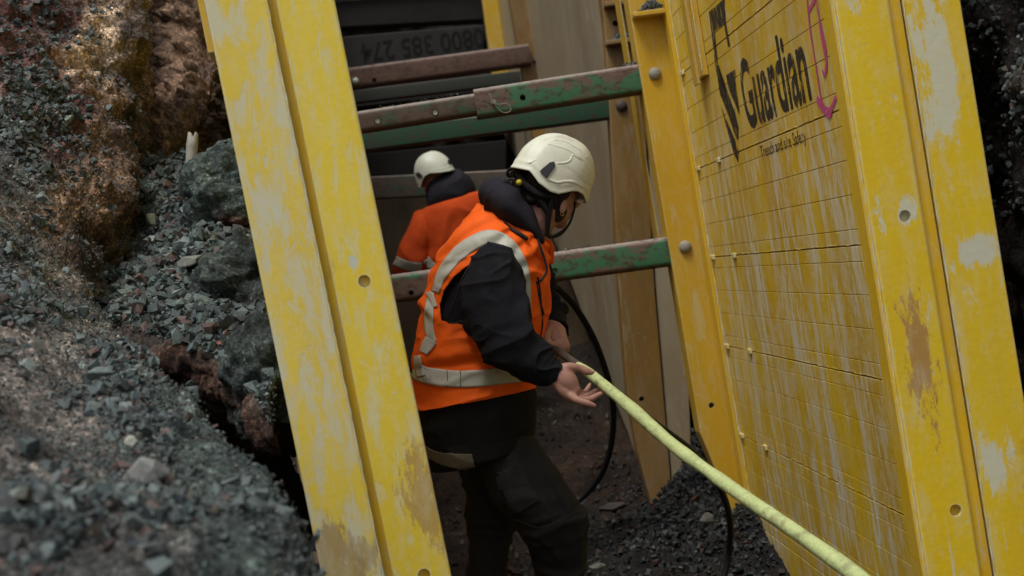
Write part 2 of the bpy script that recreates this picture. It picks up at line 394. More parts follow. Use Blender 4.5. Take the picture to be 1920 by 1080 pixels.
def printm(name, col, lo, hi):
    """worn print: bare paint shows where the ink has gone"""
    n = NB(name); n.done(col, .7)
    tr = n.n.new('ShaderNodeBsdfTransparent'); mx = n.n.new('ShaderNodeMixShader')
    a = n.ramp(n.noise(38., 8, .75, n.co((1, 1, .22))), lo, hi); b = n.ramp(n.noise(150., 4, .8), .62, .58)
    n.l.new(n.math('MULTIPLY', a, b), mx.inputs[0]); n.l.new(tr.outputs[0], mx.inputs[1]); n.l.new(n.b.outputs[0], mx.inputs[2])
    n.l.new(mx.outputs[0], n.n['Material Output'].inputs[0]); return n.m
M['ink'] = printm('worn_black_print', (.035, .028, .018), .585, .55)
M['pink'] = printm('pink_spray_paint', (.55, .08, .22), .62, .57)

# ------------------------------------------------------------------ stones
HULLS = []
for k in range(26):
    bm = bmesh.new()
    el, fl0 = random.uniform(.6, .95), random.uniform(.4, .75)
    for sx in (-1, 1):
        for sy in (-1, 1):
            for sz in (-1, 1):
                if random.random() < .12: continue
                bm.verts.new((sx*random.uniform(.45, .95), sy*random.uniform(.4, .95)*el, sz*random.uniform(.4, .95)*fl0))
    for q in range(2):
        v = Vector(RNG.normal(size=3)); v.normalize(); bm.verts.new((v.x*1.05, v.y*el, v.z*fl0))
    bmesh.ops.convex_hull(bm, input=bm.verts)
    bmesh.ops.delete(bm, geom=[v for v in bm.verts if not v.link_faces], context='VERTS')
    bm.verts.ensure_lookup_table(); bm.verts.index_update(); bmesh.ops.triangulate(bm, faces=bm.faces[:])
    HULLS.append((np.array([v.co[:] for v in bm.verts]), np.array([[v.index for v in f.verts] for f in bm.faces]))); bm.free()
def randrot(n):
    q = RNG.normal(size=(n, 4)); q /= np.linalg.norm(q, axis=1)[:, None]; w, x, y, z = q.T
    return np.stack([1-2*(y*y+z*z), 2*(x*y-z*w), 2*(x*z+y*w), 2*(x*y+z*w), 1-2*(x*x+z*z), 2*(y*z-x*w), 2*(x*z-y*w), 2*(y*z+x*w), 1-2*(x*x+y*y)], 1).reshape(n, 3, 3)
def stones(pos, size, colr):
    """crushed stones at pos -> one mesh of real little polyhedra"""
    V, F, Cc, n0 = [], [], [], 0; N = len(pos); which = RNG.integers(0, len(HULLS), N)
    for h, (hv, hf) in enumerate(HULLS):
        i = np.where(which == h)[0]
        if not len(i): continue
        Rm = randrot(len(i)); v = np.einsum('nij,kj->nki', Rm, hv)*size[i][:, None, None]+pos[i][:, None, :]
        nv = len(hv); F.append((hf[None]+(np.arange(len(i))*nv)[:, None, None]).reshape(-1, 3)+n0)
        V.append(v.reshape(-1, 3)); Cc.append(np.repeat(colr[i], nv, 0)); n0 += len(i)*nv
    return np.concatenate(V), np.concatenate(F), np.concatenate(Cc)
PALG = np.array([[.060, .070, .070], [.085, .096, .097], [.12, .128, .126], [.18, .187, .175], [.062, .056, .056], [.10, .058, .052], [.045, .047, .053], [.23, .24, .22], [.10, .082, .066]])
PROB = np.array([.2, .2, .17, .08, .12, .07, .1, .025, .035]); PROB = PROB/PROB.sum()
def stonecol(n, tint=(1, 1, 1), prob=PROB):
    c = PALG[RNG.choice(len(PALG), n, p=prob)]*RNG.uniform(.6, 1.35, (n, 1)); return c*np.array(tint)*np.array([.90, 1.03, 1.02])
def scatter(G, Nn, wgt, count, smin, smax, tint=(1, 1, 1), power=3., sink=.25, prob=PROB):
    g = G.reshape(-1, 3); nn = Nn.reshape(-1, 3); w = np.clip(wgt.reshape(-1), 0, None)
    a = np.linalg.norm(np.cross(np.gradient(G, axis=0), np.gradient(G, axis=1)), axis=2).reshape(-1); w = w*a
    idx = RNG.choice(len(g), count, p=w/w.sum())
    sz = smin+(smax-smin)*RNG.random(count)**power
    prob2 = prob.copy(); prob2[7] = 0; prob2[3] *= .5; prob2 = prob2/prob2.sum()
    jit = RNG.normal(size=(count, 3))*.006
    pos = g[idx]+jit+nn[idx]*(sz*(1-sink*2))[:, None]*.5
    cc_ = stonecol(count, tint, prob); bigs = sz > smin+.4*(smax-smin); cc_[bigs] = stonecol(int(bigs.sum()), tint, prob2); return stones(pos, sz, cc_)

# ------------------------------------------------------------------ terrain of the left bank
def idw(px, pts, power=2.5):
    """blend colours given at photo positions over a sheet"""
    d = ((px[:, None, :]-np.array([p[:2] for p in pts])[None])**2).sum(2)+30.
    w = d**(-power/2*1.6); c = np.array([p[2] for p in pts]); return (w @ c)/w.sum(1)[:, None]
GREY, GRE2, RED, TAN, BRN, DBR, TEAL = (.125, .125, .12), (.15, .152, .145), (.15, .066, .058), (.52, .40, .285), (.25, .165, .11), (.055, .032, .023), (.070, .098, .092)
edge_px = [(262, -60, 5.9), (240, 60, 5.6), (222, 160, 5.35), (212, 260, 5.05), (188, 370, 4.7), (150, 450, 4.35), (158, 530, 4.0), (205, 600, 3.6), (325, 722, 3.0), (425, 818, 2.6), (505, 895, 2.35), (534, 970, 2.15), (548, 1080, 1.95), (560, 1220, 1.75)]
leftY = [4.8, 4.5, 4.2, 3.9, 3.5, 3.2, 3.0, 2.75, 2.35, 2.05, 1.85, 1.7, 1.5, 1.35]
Cg = []
for (ex, ey, eY), lY in zip(edge_px, leftY):
    row = []
    x0 = -330
    for t in (0, .25, .5, .75, .93, 1.0):
        x = x0+(ex-x0)*t; Y = lY+(eY-lY)*t**1.25
        row.append(P(x, ey+30*(1-t)*0, Y))
    e = row[-1]
    dn = .30 if ey > 560 else .16
    row.append(e+np.array([.02, .07, -.05])); row.append(e+np.array([.0, .09, -dn])); row.append(e+np.array([-.06, .16, -dn-.5]))
    Cg.append(row)
G = resample(Cg, 330, 300); Nn = gridnormals(G)
if (Nn[..., 2].mean()) < 0: Nn = -Nn
g = G.reshape(-1, 3); disp = fbm(g*2.2, 3)*.07+fbm(g*7., 5)*.05+fbm(g*30., 4)*.014
up_ = np.clip((g[:, 1]-3.9)/.8, 0, 1); disp = disp+up_*((ridged(g*5.)-.5)*.07+fbm(g*13., 4)*.06)
G2 = G+Nn*disp.reshape(G.shape[:2])[..., None]; pxs = projn(G2.reshape(-1, 3))
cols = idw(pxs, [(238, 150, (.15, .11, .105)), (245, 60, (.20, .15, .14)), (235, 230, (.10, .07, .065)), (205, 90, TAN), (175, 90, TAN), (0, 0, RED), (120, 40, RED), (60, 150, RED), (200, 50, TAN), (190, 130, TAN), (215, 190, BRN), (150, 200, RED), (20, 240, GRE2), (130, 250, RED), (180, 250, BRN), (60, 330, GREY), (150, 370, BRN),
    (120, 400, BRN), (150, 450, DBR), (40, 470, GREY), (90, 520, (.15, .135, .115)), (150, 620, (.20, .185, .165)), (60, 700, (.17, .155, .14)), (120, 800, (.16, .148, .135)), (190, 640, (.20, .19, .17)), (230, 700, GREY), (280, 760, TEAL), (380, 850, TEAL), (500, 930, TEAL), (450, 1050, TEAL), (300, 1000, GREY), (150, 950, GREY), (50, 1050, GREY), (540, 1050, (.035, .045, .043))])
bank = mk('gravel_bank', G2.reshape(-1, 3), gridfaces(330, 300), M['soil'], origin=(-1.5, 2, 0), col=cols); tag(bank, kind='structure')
def region(p, lst):
    w = np.zeros(len(p))
    for x, y, rx, ry, k in lst: w += k*np.exp(-(((p[:, 0]-x)/rx)**2+((p[:, 1]-y)/ry)**2))
    return w
N2 = gridnormals(G2); N2 = N2 if N2[..., 2].mean() > 0 else -N2
w1 = .05+region(pxs, [(20, 210, 70, 70, 3), (90, 250, 60, 50, 1.5), (30, 560, 90, 40, 3), (230, 700, 45, 60, 2.5), (260, 830, 50, 50, 1.6), (150, 950, 160, 50, .8), (70, 900, 60, 60, .4), (400, 900, 120, 120, .07), (60, 40, 120, 60, .35), (40, 450, 50, 60, .4)])
w1 = w1*np.clip(.6+fbm(G2.reshape(-1, 3)*7, 3)*2.6, .05, 2)
vis = (pxs[:, 0] > -120) & (pxs[:, 0] < 600) & (pxs[:, 1] > -80) & (pxs[:, 1] < 1150) & (N2.reshape(-1, 3)[:, 2] > -.1)
w1 = w1*vis/np.clip(G2.reshape(-1, 3)[:, 1], 1.2, 9)**.6
nearw = np.clip((G2.reshape(-1, 3)[:, 1]-1.2)/3, .25, 1)
v, f, c = scatter(G2, N2, w1, 22000, .0032, .020, power=4., sink=.4)
v2, f2, c2 = scatter(G2, N2, (.35+region(pxs, [(240, 750, 100, 150, 1)]))*vis, 62000, .0015, .0048, (.95, .95, .93), power=2.)
sg = mk('gravel', np.vstack([v, v2]), np.vstack([f, f2+len(v)]), M['rock'], smooth=False, origin=(-1.2, 3, 1), col=np.vstack([c, c2]))
tag(sg, 'loose grey and reddish crushed stone strewn over the near spoil bank', 'gravel', kind='stuff')
# mid slope below the clay face
rows = [[(120, 250, 6.0), (200, 285, 5.9), (290, 290, 5.8), (380, 300, 5.7), (450, 300, 5.6), (520, 300, 5.6)],
        [(110, 330, 5.6), (190, 340, 5.5), (280, 345, 5.4), (370, 350, 5.3), (440, 350, 5.2), (530, 350, 5.2)],
        [(100, 420, 5.2), (190, 430, 5.1), (280, 430, 5.0), (370, 430, 4.9), (450, 430, 4.8), (540, 430, 4.8)],
        [(100, 500, 4.8), (190, 510, 4.7), (280, 520, 4.65), (370, 520, 4.5), (460, 520, 4.4), (550, 520, 4.4)],
        [(110, 590, 4.4), (200, 590, 4.35), (290, 600, 4.25), (380, 600, 4.1), (470, 600, 4.05), (560, 600, 4.0)],
        [(160, 650, 4.1), (250, 650, 4.0), (330, 650, 3.95), (410, 665, 3.85), (480, 660, 3.8), (570, 650, 3.8)],
        [(230, 720, 4.05), (310, 705, 4.0), (370, 700, 3.85), (440, 730, 3.7), (500, 730, 3.6), (580, 720, 3.6)],
        [(300, 790, 4.15), (370, 770, 4.05), (430, 780, 3.9), (480, 820, 3.65), (530, 820, 3.5), (590, 810, 3.5)],
        [(380, 900, 4.5), (440, 880, 4.4), (480, 900, 4.3), (520, 920, 4.3), (560, 930, 4.3), (610, 930, 4.3)],
        [(420, 1000, 5.2), (470, 1000, 5.2), (520, 1010, 5.2), (550, 1020, 5.2), (590, 1030, 5.2), (640, 1030, 5.2)]]
Cg = [[P(*q) for q in r] for r in rows]
G = resample(Cg, 300, 200); Nn = gridnormals(G); Nn = Nn if Nn[..., 2].mean() > 0 else -Nn
g = G.reshape(-1, 3); G2 = G+Nn*(fbm(g*4, 4)*.09+fbm(g*18., 5)*.05).reshape(G.shape[:2])[..., None]
lim = -.42-.03*(G2[..., 1]-3.3); G2[..., 0] = np.minimum(G2[..., 0], lim)
pxs = projn(G2.reshape(-1, 3))
cols = idw(pxs, [(230, 300, (.09, .055, .04)), (300, 320, (.085, .06, .05)), (240, 380, (.08, .06, .055)), (330, 400, GREY), (200, 450, DBR), (250, 480, (.06, .055, .05)), (330, 480, GREY), (400, 480, TEAL), (240, 560, (.07, .05, .04)), (330, 560, (.085, .06, .05)), (420, 640, TEAL), (300, 620, (.07, .06, .055)), (500, 700, TEAL), (330, 670, (.075, .042, .03)), (380, 710, (.08, .045, .032)), (430, 740, (.085, .048, .034)), (480, 830, (.08, .046, .034)), (520, 900, (.03, .022, .018)), (560, 760, TEAL), (360, 770, DBR), (500, 1050, (.015, .013, .012))])  # near-black lowest points paint in the shade of the gap beside the post
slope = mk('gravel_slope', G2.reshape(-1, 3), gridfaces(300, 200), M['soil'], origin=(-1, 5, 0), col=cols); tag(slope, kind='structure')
N2 = gridnormals(G2); N2 = N2 if N2[..., 2].mean() > 0 else -N2
w1 = region(pxs, [(330, 470, 120, 120, 2.5), (400, 600, 80, 60, 1.5), (230, 400, 60, 100, 1.0), (480, 680, 60, 60, 1.6), (330, 340, 140, 40, 1.2), (250, 580, 80, 60, .8)])*(pxs[:, 1] < np.interp(pxs[:, 0], [200, 300, 350, 420, 470, 530], [600, 635, 650, 675, 735, 820]))+.006*(pxs[:, 1] < 900)
v, f, c = scatter(G2, N2, w1, 14000, .0045, .030, (.98, 1.03, 1.03), power=4., sink=.38)
v2, f2, c2 = scatter(G2, N2, .3*(pxs[:, 1] < np.interp(pxs[:, 0], [200, 300, 350, 420, 470, 530], [600, 635, 650, 675, 735, 820])), 26000, .002, .0075)
sg = mk('gravel', np.vstack([v, v2]), np.vstack([f, f2+len(v)]), M['rock'], smooth=False, origin=(-1.2, 5, 1), col=np.vstack([c, c2]))
tag(sg, 'loose blue grey crushed stone tumbled down the slope beside the shield', 'gravel', kind='stuff')
# brown clay face at the back left
rows = [[(150, -140, 6.6), (220, -140, 6.8), (275, -140, 7.3), (330, -140, 6.9), (400, -140, 6.7), (480, -140, 6.6), (560, -140, 6.6)],
        [(150, -20, 6.4), (220, -20, 6.5), (275, -20, 7.1), (320, -20, 6.6), (400, -20, 6.5), (480, -20, 6.5), (560, -20, 6.5)],
        [(150, 90, 6.2), (220, 90, 6.3), (270, 90, 6.9), (320, 90, 6.4), (390, 90, 6.3), (470, 90, 6.35), (560, 90, 6.4)],
        [(150, 180, 6.1), (210, 180, 6.15), (250, 180, 6.6), (310, 180, 6.2), (390, 190, 6.1), (470, 190, 6.3), (560, 190, 6.3)],
        [(150, 250, 6.0), (210, 250, 6.0), (250, 250, 6.3), (310, 240, 6.0), (380, 260, 6.0), (470, 270, 6.4), (560, 270, 6.3)],
        [(150, 330, 5.8), (210, 320, 5.8), (260, 320, 5.8), (310, 310, 5.75), (380, 330, 6.0), (470, 340, 6.5), (560, 340, 6.3)],
        [(150, 420, 5.6), (210, 420, 5.6), (260, 420, 5.6), (310, 420, 5.6), (380, 420, 5.9), (470, 420, 6.4), (560, 420, 6.2)]]
Cg = [[P(*q) for q in r] for r in rows]; G = resample(Cg, 260, 260); Nn = gridnormals(G)
Nn = Nn if Nn[..., 1].mean() < 0 else -Nn
g = G.reshape(-1, 3); G2 = G+Nn*(fbm(g*3.0, 4)*.28+(ridged(g*5.)-.5)*.09+fbm(g*16., 5)*.11+fbm(g*50., 3)*.02).reshape(G.shape[:2])[..., None]
lim = -.55-.06*(G2[..., 1]-5.0); G2[..., 0] = np.minimum(G2[..., 0], lim)
pxs = projn(G2.reshape(-1, 3))
cols = idw(pxs, [(270, 60, DBR), (255, 200, DBR), (300, 30, BRN), (340, 60, (.30, .20, .135)), (400, 60, BRN), (330, 150, (.30, .20, .14)), (390, 160, (.2, .14, .11)), (300, 240, (.31, .21, .14)), (340, 290, (.31, .215, .14)), (420, 200, DBR), (430, 280, DBR), (400, 310, (.03, .02, .014)), (250, 300, (.10, .06, .04)), (270, 140, (.09, .04, .02))])  # darkest points sit in the crevice and hollows, painting in their shade
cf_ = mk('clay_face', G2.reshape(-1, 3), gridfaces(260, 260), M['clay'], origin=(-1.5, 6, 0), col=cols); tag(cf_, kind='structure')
# compacted clods on the slope
def clod(c, r, seed, colr, under, label):
    n_, m_ = 90, 120
    th = np.linspace(.02, math.pi-.02, n_); ph = np.linspace(0, 2*math.pi, m_, endpoint=False)
    A, B = np.meshgrid(th, ph, indexing='ij'); d = np.stack([np.sin(A)*np.cos(B), np.sin(A)*np.sin(B), np.cos(A)], -1)
    d2 = np.sign(d)*np.abs(d)**.8; g = (d2*np.array(r)).reshape(-1, 3)+np.array(c)
    k = fbm(g*5+seed, 4)*.10+fbm(g*24+seed, 4)*.045+fbm(g*90., 2)*.009
    g = g+d.reshape(-1, 3)*k[:, None]; h = (g[:, 2]-c[2])/r[2]+fbm(g*9+seed, 3)*.6
    t = np.clip((h+.55)*4, 0, 1)[:, None]; cc = np.array(under)*(1-t)+np.array(colr)*t
    o = mk('soil_clod', g, gridfaces(n_, m_, True), M['soil'], origin=(c[0], c[1], c[2]-r[2]), col=cc)
    tag(o, label, 'soil clod', 'compacted clods on the spoil slope'); return o
clod(P(440, 380, 4.95), (.165, .17, .18), 1., TEAL, (.07, .03, .025), 'blue green clod with a dark red base, highest on the slope beside the left post')
clod(P(468, 545, 4.35), (.16, .16, .17), 5., (.05, .065, .062), (.045, .028, .022), 'blue green clod with a brown undercut, halfway down the slope by the left post')
clod(P(520, 730, 3.75), (.12, .14, .18), 9., (.045, .06, .058), (.03, .024, .02), 'dark teal clod standing lowest on the slope, above the black gap by the left post')
# named single stones
def stone(px, py, Y, r, colr, label, sq=(1, .8, .6), seed=0):
    bm = bmesh.new(); rr = random.Random(seed)
    for q in range(16):
        v = Vector((rr.gauss(0, 1), rr.gauss(0, 1), rr.gauss(0, 1))); v.normalize(); bm.verts.new((v.x*r*sq[0], v.y*r*sq[1], v.z*r*sq[2]))
    bmesh.ops.convex_hull(bm, input=bm.verts); bmesh.ops.delete(bm, geom=[v for v in bm.verts if not v.link_faces], context='VERTS')
    bm.verts.index_update(); c = P(px, py, Y)
    V = np.array([v.co[:] for v in bm.verts])+c; F = [[v.index for v in f.verts] for f in bm.faces]; bm.free()
    o = mk('stone', V, F, M['rock'], smooth=False, col=np.tile(colr, (len(V), 1))); bevel(o, r*.06, 2)
    return tag(o, label, 'stone', 'larger stones lying on the spoil')
stone(272, 888, 2.25, .037, (.17, .175, .165), 'large pale grey wedge shaped stone low on the near bank', (1.1, .6, .8), 3)
stone(246, 828, 2.42, .013, (.30, .32, .26), 'small whitish round stone on the near bank above the pale wedge stone', (1, 1, .9), 4)
stone(186, 700, 2.75, .026, (.12, .15, .14), 'flat grey green stone on the crest of the near bank', (1.2, .8, .5), 5)
stone(360, 490, 4.52, .045, (.19, .20, .18), 'largest light grey flat stone in the middle of the rubble slope', (1.3, .8, .45), 6)
stone(398, 648, 3.86, .028, (.22, .09, .06), 'rust red stone at the foot of the rubble slope, left one of two', (1.2, .8, .6), 7)
stone(458, 655, 3.78, .033, (.18, .085, .07), 'dull red stone nearest the left post at the foot of the slope', (1.2, .8, .6), 8)
stone(284, 412, 4.95, .026, (.24, .26, .19), 'pale yellowish stone standing upright in the upper rubble', (.8, .8, 1.1), 9)
# broken clay pipe
a, b = P(361, 253, 5.55), P(357, 335, 5.55)
V, F = tube([a, (a+b)/2, b], .022, 20, 2, cap=False)
pp = mk('broken_pipe', V, F[:-2], M['pvc']); md = pp.modifiers.new('s', 'SOLIDIFY'); md.thickness = .004; evalmesh(pp)
for vv in pp.data.vertices:
    if vv.co.z > .13: vv.co.z += .012*math.sin(vv.co.x*260)
tag(pp, 'broken off white pipe standing upright out of the clay at the slope top', 'pipe')

# ------------------------------------------------------------------ trench floor, banks and surroundings
X_, Y_ = np.meshgrid(np.linspace(-1.6, 2.2, 230), np.linspace(1.5, 13.5, 420), indexing='ij')
zf = np.interp(Y_, [1.5, 4.5, 6.6, 7.6, 8.4, 9.2, 10.2, 11.2, 13.5], [0, 0, .02, .04, .18, .46, .62, .9, 1.3])
heap = .72*np.exp(-(((X_-1.47)/.33)**2+((Y_-6.9)/.9)**2))+.07*np.exp(-(((X_-.9)/.5)**2+((Y_-6.4)/.8)**2)); zf = zf+heap
g = np.stack([X_, Y_, zf], -1).reshape(-1, 3); g[:, 2] += fbm(g*3., 4)*.12+fbm(g*14, 4)*.045+fbm(g*45, 2)*.012
hp = np.clip(heap.reshape(-1)*14-.3+fbm(g*3, 3)*.8, 0, 1)[:, None]
t = np.clip(fbm(g*2.+5, 4)*2+.5, 0, 1)[:, None]
cc = (np.array([.040, .024, .015])*(1-t)+np.array([.020, .013, .009])*t)*(1-hp)+np.array([.016, .016, .017])*hp
fl = mk('trench_floor', g, gridfaces(230, 420), M['clay'], origin=(0, 5, 0), col=cc); tag(fl, kind='structure')
Gf = g.reshape(230, 420, 3); Nf = gridnormals(Gf); Nf = Nf if Nf[..., 2].mean() > 0 else -Nf
v, f, c = scatter(Gf, Nf, np.clip(heap*18, 0, 2)+.03, 17000, .005, .020, (.30, .29, .29), power=2., prob=np.array([.2, .2, .15, .01, .2, .05, .19, 0.0, 0.0]))
v2, f2, c2 = scatter(Gf, Nf, np.ones_like(heap)*((Y_ > 5) & (Y_ < 9.5)), 5000, .005, .026, (.42, .27, .19), power=3., prob=np.array([.1, .1, .1, .03, .3, .25, .09, .005, .025]))
sg = mk('gravel', np.vstack([v, v2]), np.vstack([f, f2+len(v)]), M['rock'], smooth=False, origin=(.5, 6, 0), col=np.vstack([c, c2]))
tag(sg, 'dark crushed gravel heaped on the trench floor against the right wall', 'gravel', kind='stuff')
stone(1325, 972, 6.0, .034, (.11, .11, .10), 'pale grey stone lying alone on the dark gravel heap', (1, .8, .9), 12)
stone(1120, 1062, 5.9, .03, (.10, .105, .09), 'flat grey stone at the bottom edge behind the front leg', (1.3, .8, .5), 13)
stone(1150, 950, 7.0, .055, (.07, .06, .05), 'long brown stone at the foot of the grey wall', (1.5, .7, .4), 14)
# right bank outside the shield
y_, z_ = np.meshgrid(np.linspace(3.2, 15, 260), np.linspace(-.2, 3.4, 150), indexing='ij')
g = np.stack([1.52+.10*(z_-EYE)*(-1)+y_*0, y_, z_], -1).reshape(-1, 3); g[:, 0] += fbm(g*2.5, 4)*.16+fbm(g*14, 4)*.07
g[:, 0] = np.maximum(g[:, 0], 1.40)
t = np.clip((g[:, 2]-1.6)*1.5+fbm(g*4, 3), 0, 1)[:, None]
rb = mk('right_bank', g, gridfaces(260, 150), M['soil'], origin=(2, 6, 0), col=np.array([.032, .024, .02])*(1-t)+np.array([.085, .08, .075])*t); tag(rb, kind='structure')
Gr = g.reshape(260, 150, 3); Nr = gridnormals(Gr); Nr = Nr if Nr[..., 0].mean() < 0 else -Nr
v, f, c = scatter(Gr, Nr, ((y_ < 4.6)*(z_ > 1.4)).astype(float), 9000, .003, .014, (1.1, 1.05, 1.0))
sg = mk('gravel', v, f, M['rock'], smooth=False, origin=(1.6, 4, 1), col=c); tag(sg, 'dark stones stuck in the soil bank outside the right shield wall', 'gravel', kind='stuff')
# ground beyond, out of view, closing the place off
gx = np.linspace(-60, 60, 61); gy = np.linspace(-60, 90, 76); GX, GY = np.meshgrid(gx, gy, indexing='ij')
GX = np.sign(GX)*np.abs(GX/60)**1.6*60
inside = (GX > -3.2) & (GX < 1.9) & (GY > -6) & (GY < 16)
zz = np.where(inside, -.35, 2.7)+fbm(np.stack([GX, GY, GX*0], -1).reshape(-1, 3)*.3, 3).reshape(GX.shape)*.3
zz = np.where((GY < 1.5) & (GY > -60) & ~inside, np.clip(zz-2.7*np.clip((1.5-GY)/4, 0, 1), -.2, 3), zz)
gg = np.stack([GX, GY, zz], -1).reshape(-1, 3)
gr = mk('ground', gg, gridfaces(61, 76), M['soil'], origin=(0, 0, 0), col=np.tile((.07, .062, .052), (len(gg), 1))); tag(gr, kind='structure')

# ------------------------------------------------------------------ trench shields
ZT = 2.95                                                     # top of the walls
def bolt(parent, c, r=.028, name='bolt', mat='pin'):
    V, F = ellips(c, (r, r*.62, r), seg=18, rings=10); V2, F2 = tube([np.array(c)+(0, .006, 0), np.array(c)+(0, .014, 0)], r*1.25, 18, 1, cap=False)
    return mk(name, *cat((V, F), (V2, F2)), M[mat], parent)
GRP = 'steel side walls of the trench shields'
# ---- right near wall
LR = .025
rt = thing('shield_wall', (1.28, 4.8, 0.02), 'worn yellow shield wall with black lettering and pink spray mark, right of the workers', 'shield wall', GRP)
core = mk('wall_frame', *boxm(1.228, 1.352, 3.335, 6.52, .02, ZT, LR), M['post_scraped'], rt, False); bevel(core, .008)
ep = mk('end_plate', *boxm(1.2165, 1.354, 3.322, 3.338, .02, ZT, LR), M['post'], rt, False); bevel(ep, .004)
post = mk('end_post', *boxm(1.055, 1.185, 3.33, 3.43, .02, ZT, LR), M['post'], rt, False); bevel(post, .006)
def lx(x, z): return x-LR*(z-EYE)
hz = [P(1697, 405, 3.33)[2], P(1792, 957, 3.33)[2]]
cut(post, [((PX(0, 0, 1)*0+np.array([P(1697, 405, 3.33)[0], 3.33, hz[0]])), (0, 1, 0), .0145, .020), ((np.array([P(1792, 957, 3.33)[0], 3.33, hz[1]])), (0, 1, 0), .0145, .020)])
mk('corner_plate', *boxm(1.183, 1.219, 3.352, 3.42, .02, ZT, LR), M['strip'], rt, False)
mk('edge_lip', *boxm(1.045, 1.0545, 3.334, 3.40, .45, ZT, LR), M['strip'], rt, False)
# second post, tapering to a knife edge near the floor
pp_ = mk('middle_post', *prism([(1.055, ZT), (1.062, .62), (1.20, .03), (1.222, .03), (1.222, ZT)], 1, 6.2, 6.33), M['post2'], rt, False)
for vv in pp_.data.vertices: vv.co.x -= LR*(vv.co.z+.02-EYE)
bevel(pp_, .006)
h3 = P(1334, 760, 6.2); cut(pp_, [((h3[0], 6.2, h3[2]), (0, 1, 0), .013, .07)])
b1, b2 = P(1228, 138, 6.195), P(1285, 463, 6.195); bolt(rt, b1); bolt(rt, b2)
fl_ = mk('flange', *boxm(1.045, 1.05, 6.36, 6.5, P(1252, 445, 6.4)[2], ZT, LR), M['post2'], rt, False)
# vertical weld angle beside the second post
ang = mk('corner_angle', *boxm(1.196, 1.2155, 6.10, 6.199, .1, ZT, LR), M['strip'], rt, False)
lg = mk('socket_plate', *boxm(1.192, 1.2155, 5.55, 5.72, 2.10, ZT, LR), M['post2'], rt, False); bevel(lg, .004)
lg = mk('socket_plate', *boxm(1.180, 1.1915, 5.62, 5.70, 2.08, ZT, LR), M['post2'], rt, False)
# horizontal boards of the wall between the posts: seams every .385 m, finer joints between
XW = 1.2165; seams = [EYE+.733+.40, EYE+.733, EYE+.318, EYE-.068, EYE-.455, EYE-.845, EYE-1.235]
edges = []
for i in range(len(seams)-1):
    s0, s1 = seams[i], seams[i+1]; d = s0-s1
    for k in (0, .125, .375, .63, .885): edges.append((s0-d*k, k == 0))
edges.append((seams[-1], True))
zz0 = 3.0
me_cache = {}
def board(z1, z0, k):
    o = mk('board', *boxm(XW, XW+.0125, 3.425, 6.20, z0+.0008, z1-.0008, LR), M['wall'], rt, False)
    md = o.modifiers.new('v', 'BEVEL'); md.width = .0012; md.segments = 1; evalmesh(o); return o
prev = ZT
for k, (z, big) in enumerate(edges):
    if prev-z > .01: board(prev, z, k)
    prev = z-(.0028 if big else 0)
board(prev, .03, 99)
for i, s0 in enumerate(seams[1:-1]):
    rr = random.Random(i)
    for yy, ln in ((6.05, .06), (5.62 if i else 5.75, .05), (3.75, .075)):
        x = XW-LR*(s0-EYE)
        V, F = boxm(x-.009, x+.001, yy-ln/2, yy+ln/2, s0-.012, s0+.008)
        o = mk('weld_tab', V, F, M['post_scraped'], rt, False); bevel(o, .003)
    # raised weld bead along the seam
    ys = np.linspace(3.44, 6.18, 120); pts = np.stack([XW-LR*(s0-EYE)+0*ys+.001, ys, s0+.003+RNG.normal(size=120)*.0012], 1)
    V, F = tube(pts, .0013+np.abs(RNG.normal(size=120))*.0006, 6, 1); mk('weld_bead', V, F, M['wall'], rt)
# weld beads up the posts
def bead(x, y, z0, z1, parent, r=.0026, lean=LR, mat='post_scraped', n=160):
    zs = np.linspace(z0, z1, n); pts = np.stack([x-lean*(zs-EYE)+RNG.normal(size=n)*.0005, y+RNG.normal(size=n)*.0005, zs], 1)
    V, F = tube(pts, r*.7*(.6+.8*RNG.random(n)), 6, 1); return mk('weld_bead', V, F, M[mat], parent)
bead(1.2155, 3.322, .1, ZT-.05, rt); bead(1.2130, 6.09, .1, ZT-.05, rt, .005); bead(1.0535, 3.335, .1, ZT-.05, rt, .003); bead(1.192, 5.55, 2.12, ZT-.05, rt, .004)
# lettering: flat print on the wall
def wallpt(px, py, d=.0012):
    q = PX(px, py, XW)
    for _ in range(4): q = PX(px, py, XW-LR*(q[2]-EYE)-d)
    return q
def printpoly(name, pts, mat, parent, d=.0012):
    P3 = np.array([wallpt(x, y, d) for x, y in pts]); bm = bmesh.new(); vs = [bm.verts.new(p) for p in P3]; bm.faces.new(vs)
    bmesh.ops.triangulate(bm, faces=bm.faces[:]); bm.verts.index_update()
    V = np.array([v.co[:] for v in bm.verts]); F = [[v.index for v in f.verts] for f in bm.faces]; bm.free()
    return V, F
L = []
L.append(printpoly('', [(1329, 22), (1343, 11), (1358, -4), (1361, 44), (1334, 62)], 0, 0))
L.append(printpoly('', [(1357, 44.5), (1361.2, 44), (1369, 86), (1365, 88)], 0, 0))
L.append(printpoly('', [(1334, 62), (1340, 59), (1346, 119), (1341, 122)], 0, 0))
L.append(printpoly('', [(1341, 122), (1347, 121), (1352, 160), (1366, 178), (1378, 210), (1385, 240), (1384, 264), (1377, 250), (1365, 214), (1350, 177)], 0, 0))
L.append(printpoly('', [(1352, 198), (1357, 212), (1378, 262), (1385, 284), (1384, 305), (1376, 288), (1362, 240)], 0, 0))
L.append(printpoly('', [(1361, 141), (1378, 130), (1380, 166), (1386, 205), (1386, 216), (1380, 200), (1366, 165)], 0, 0))
mk('logo', *cat(*L), M['ink'], rt, False)
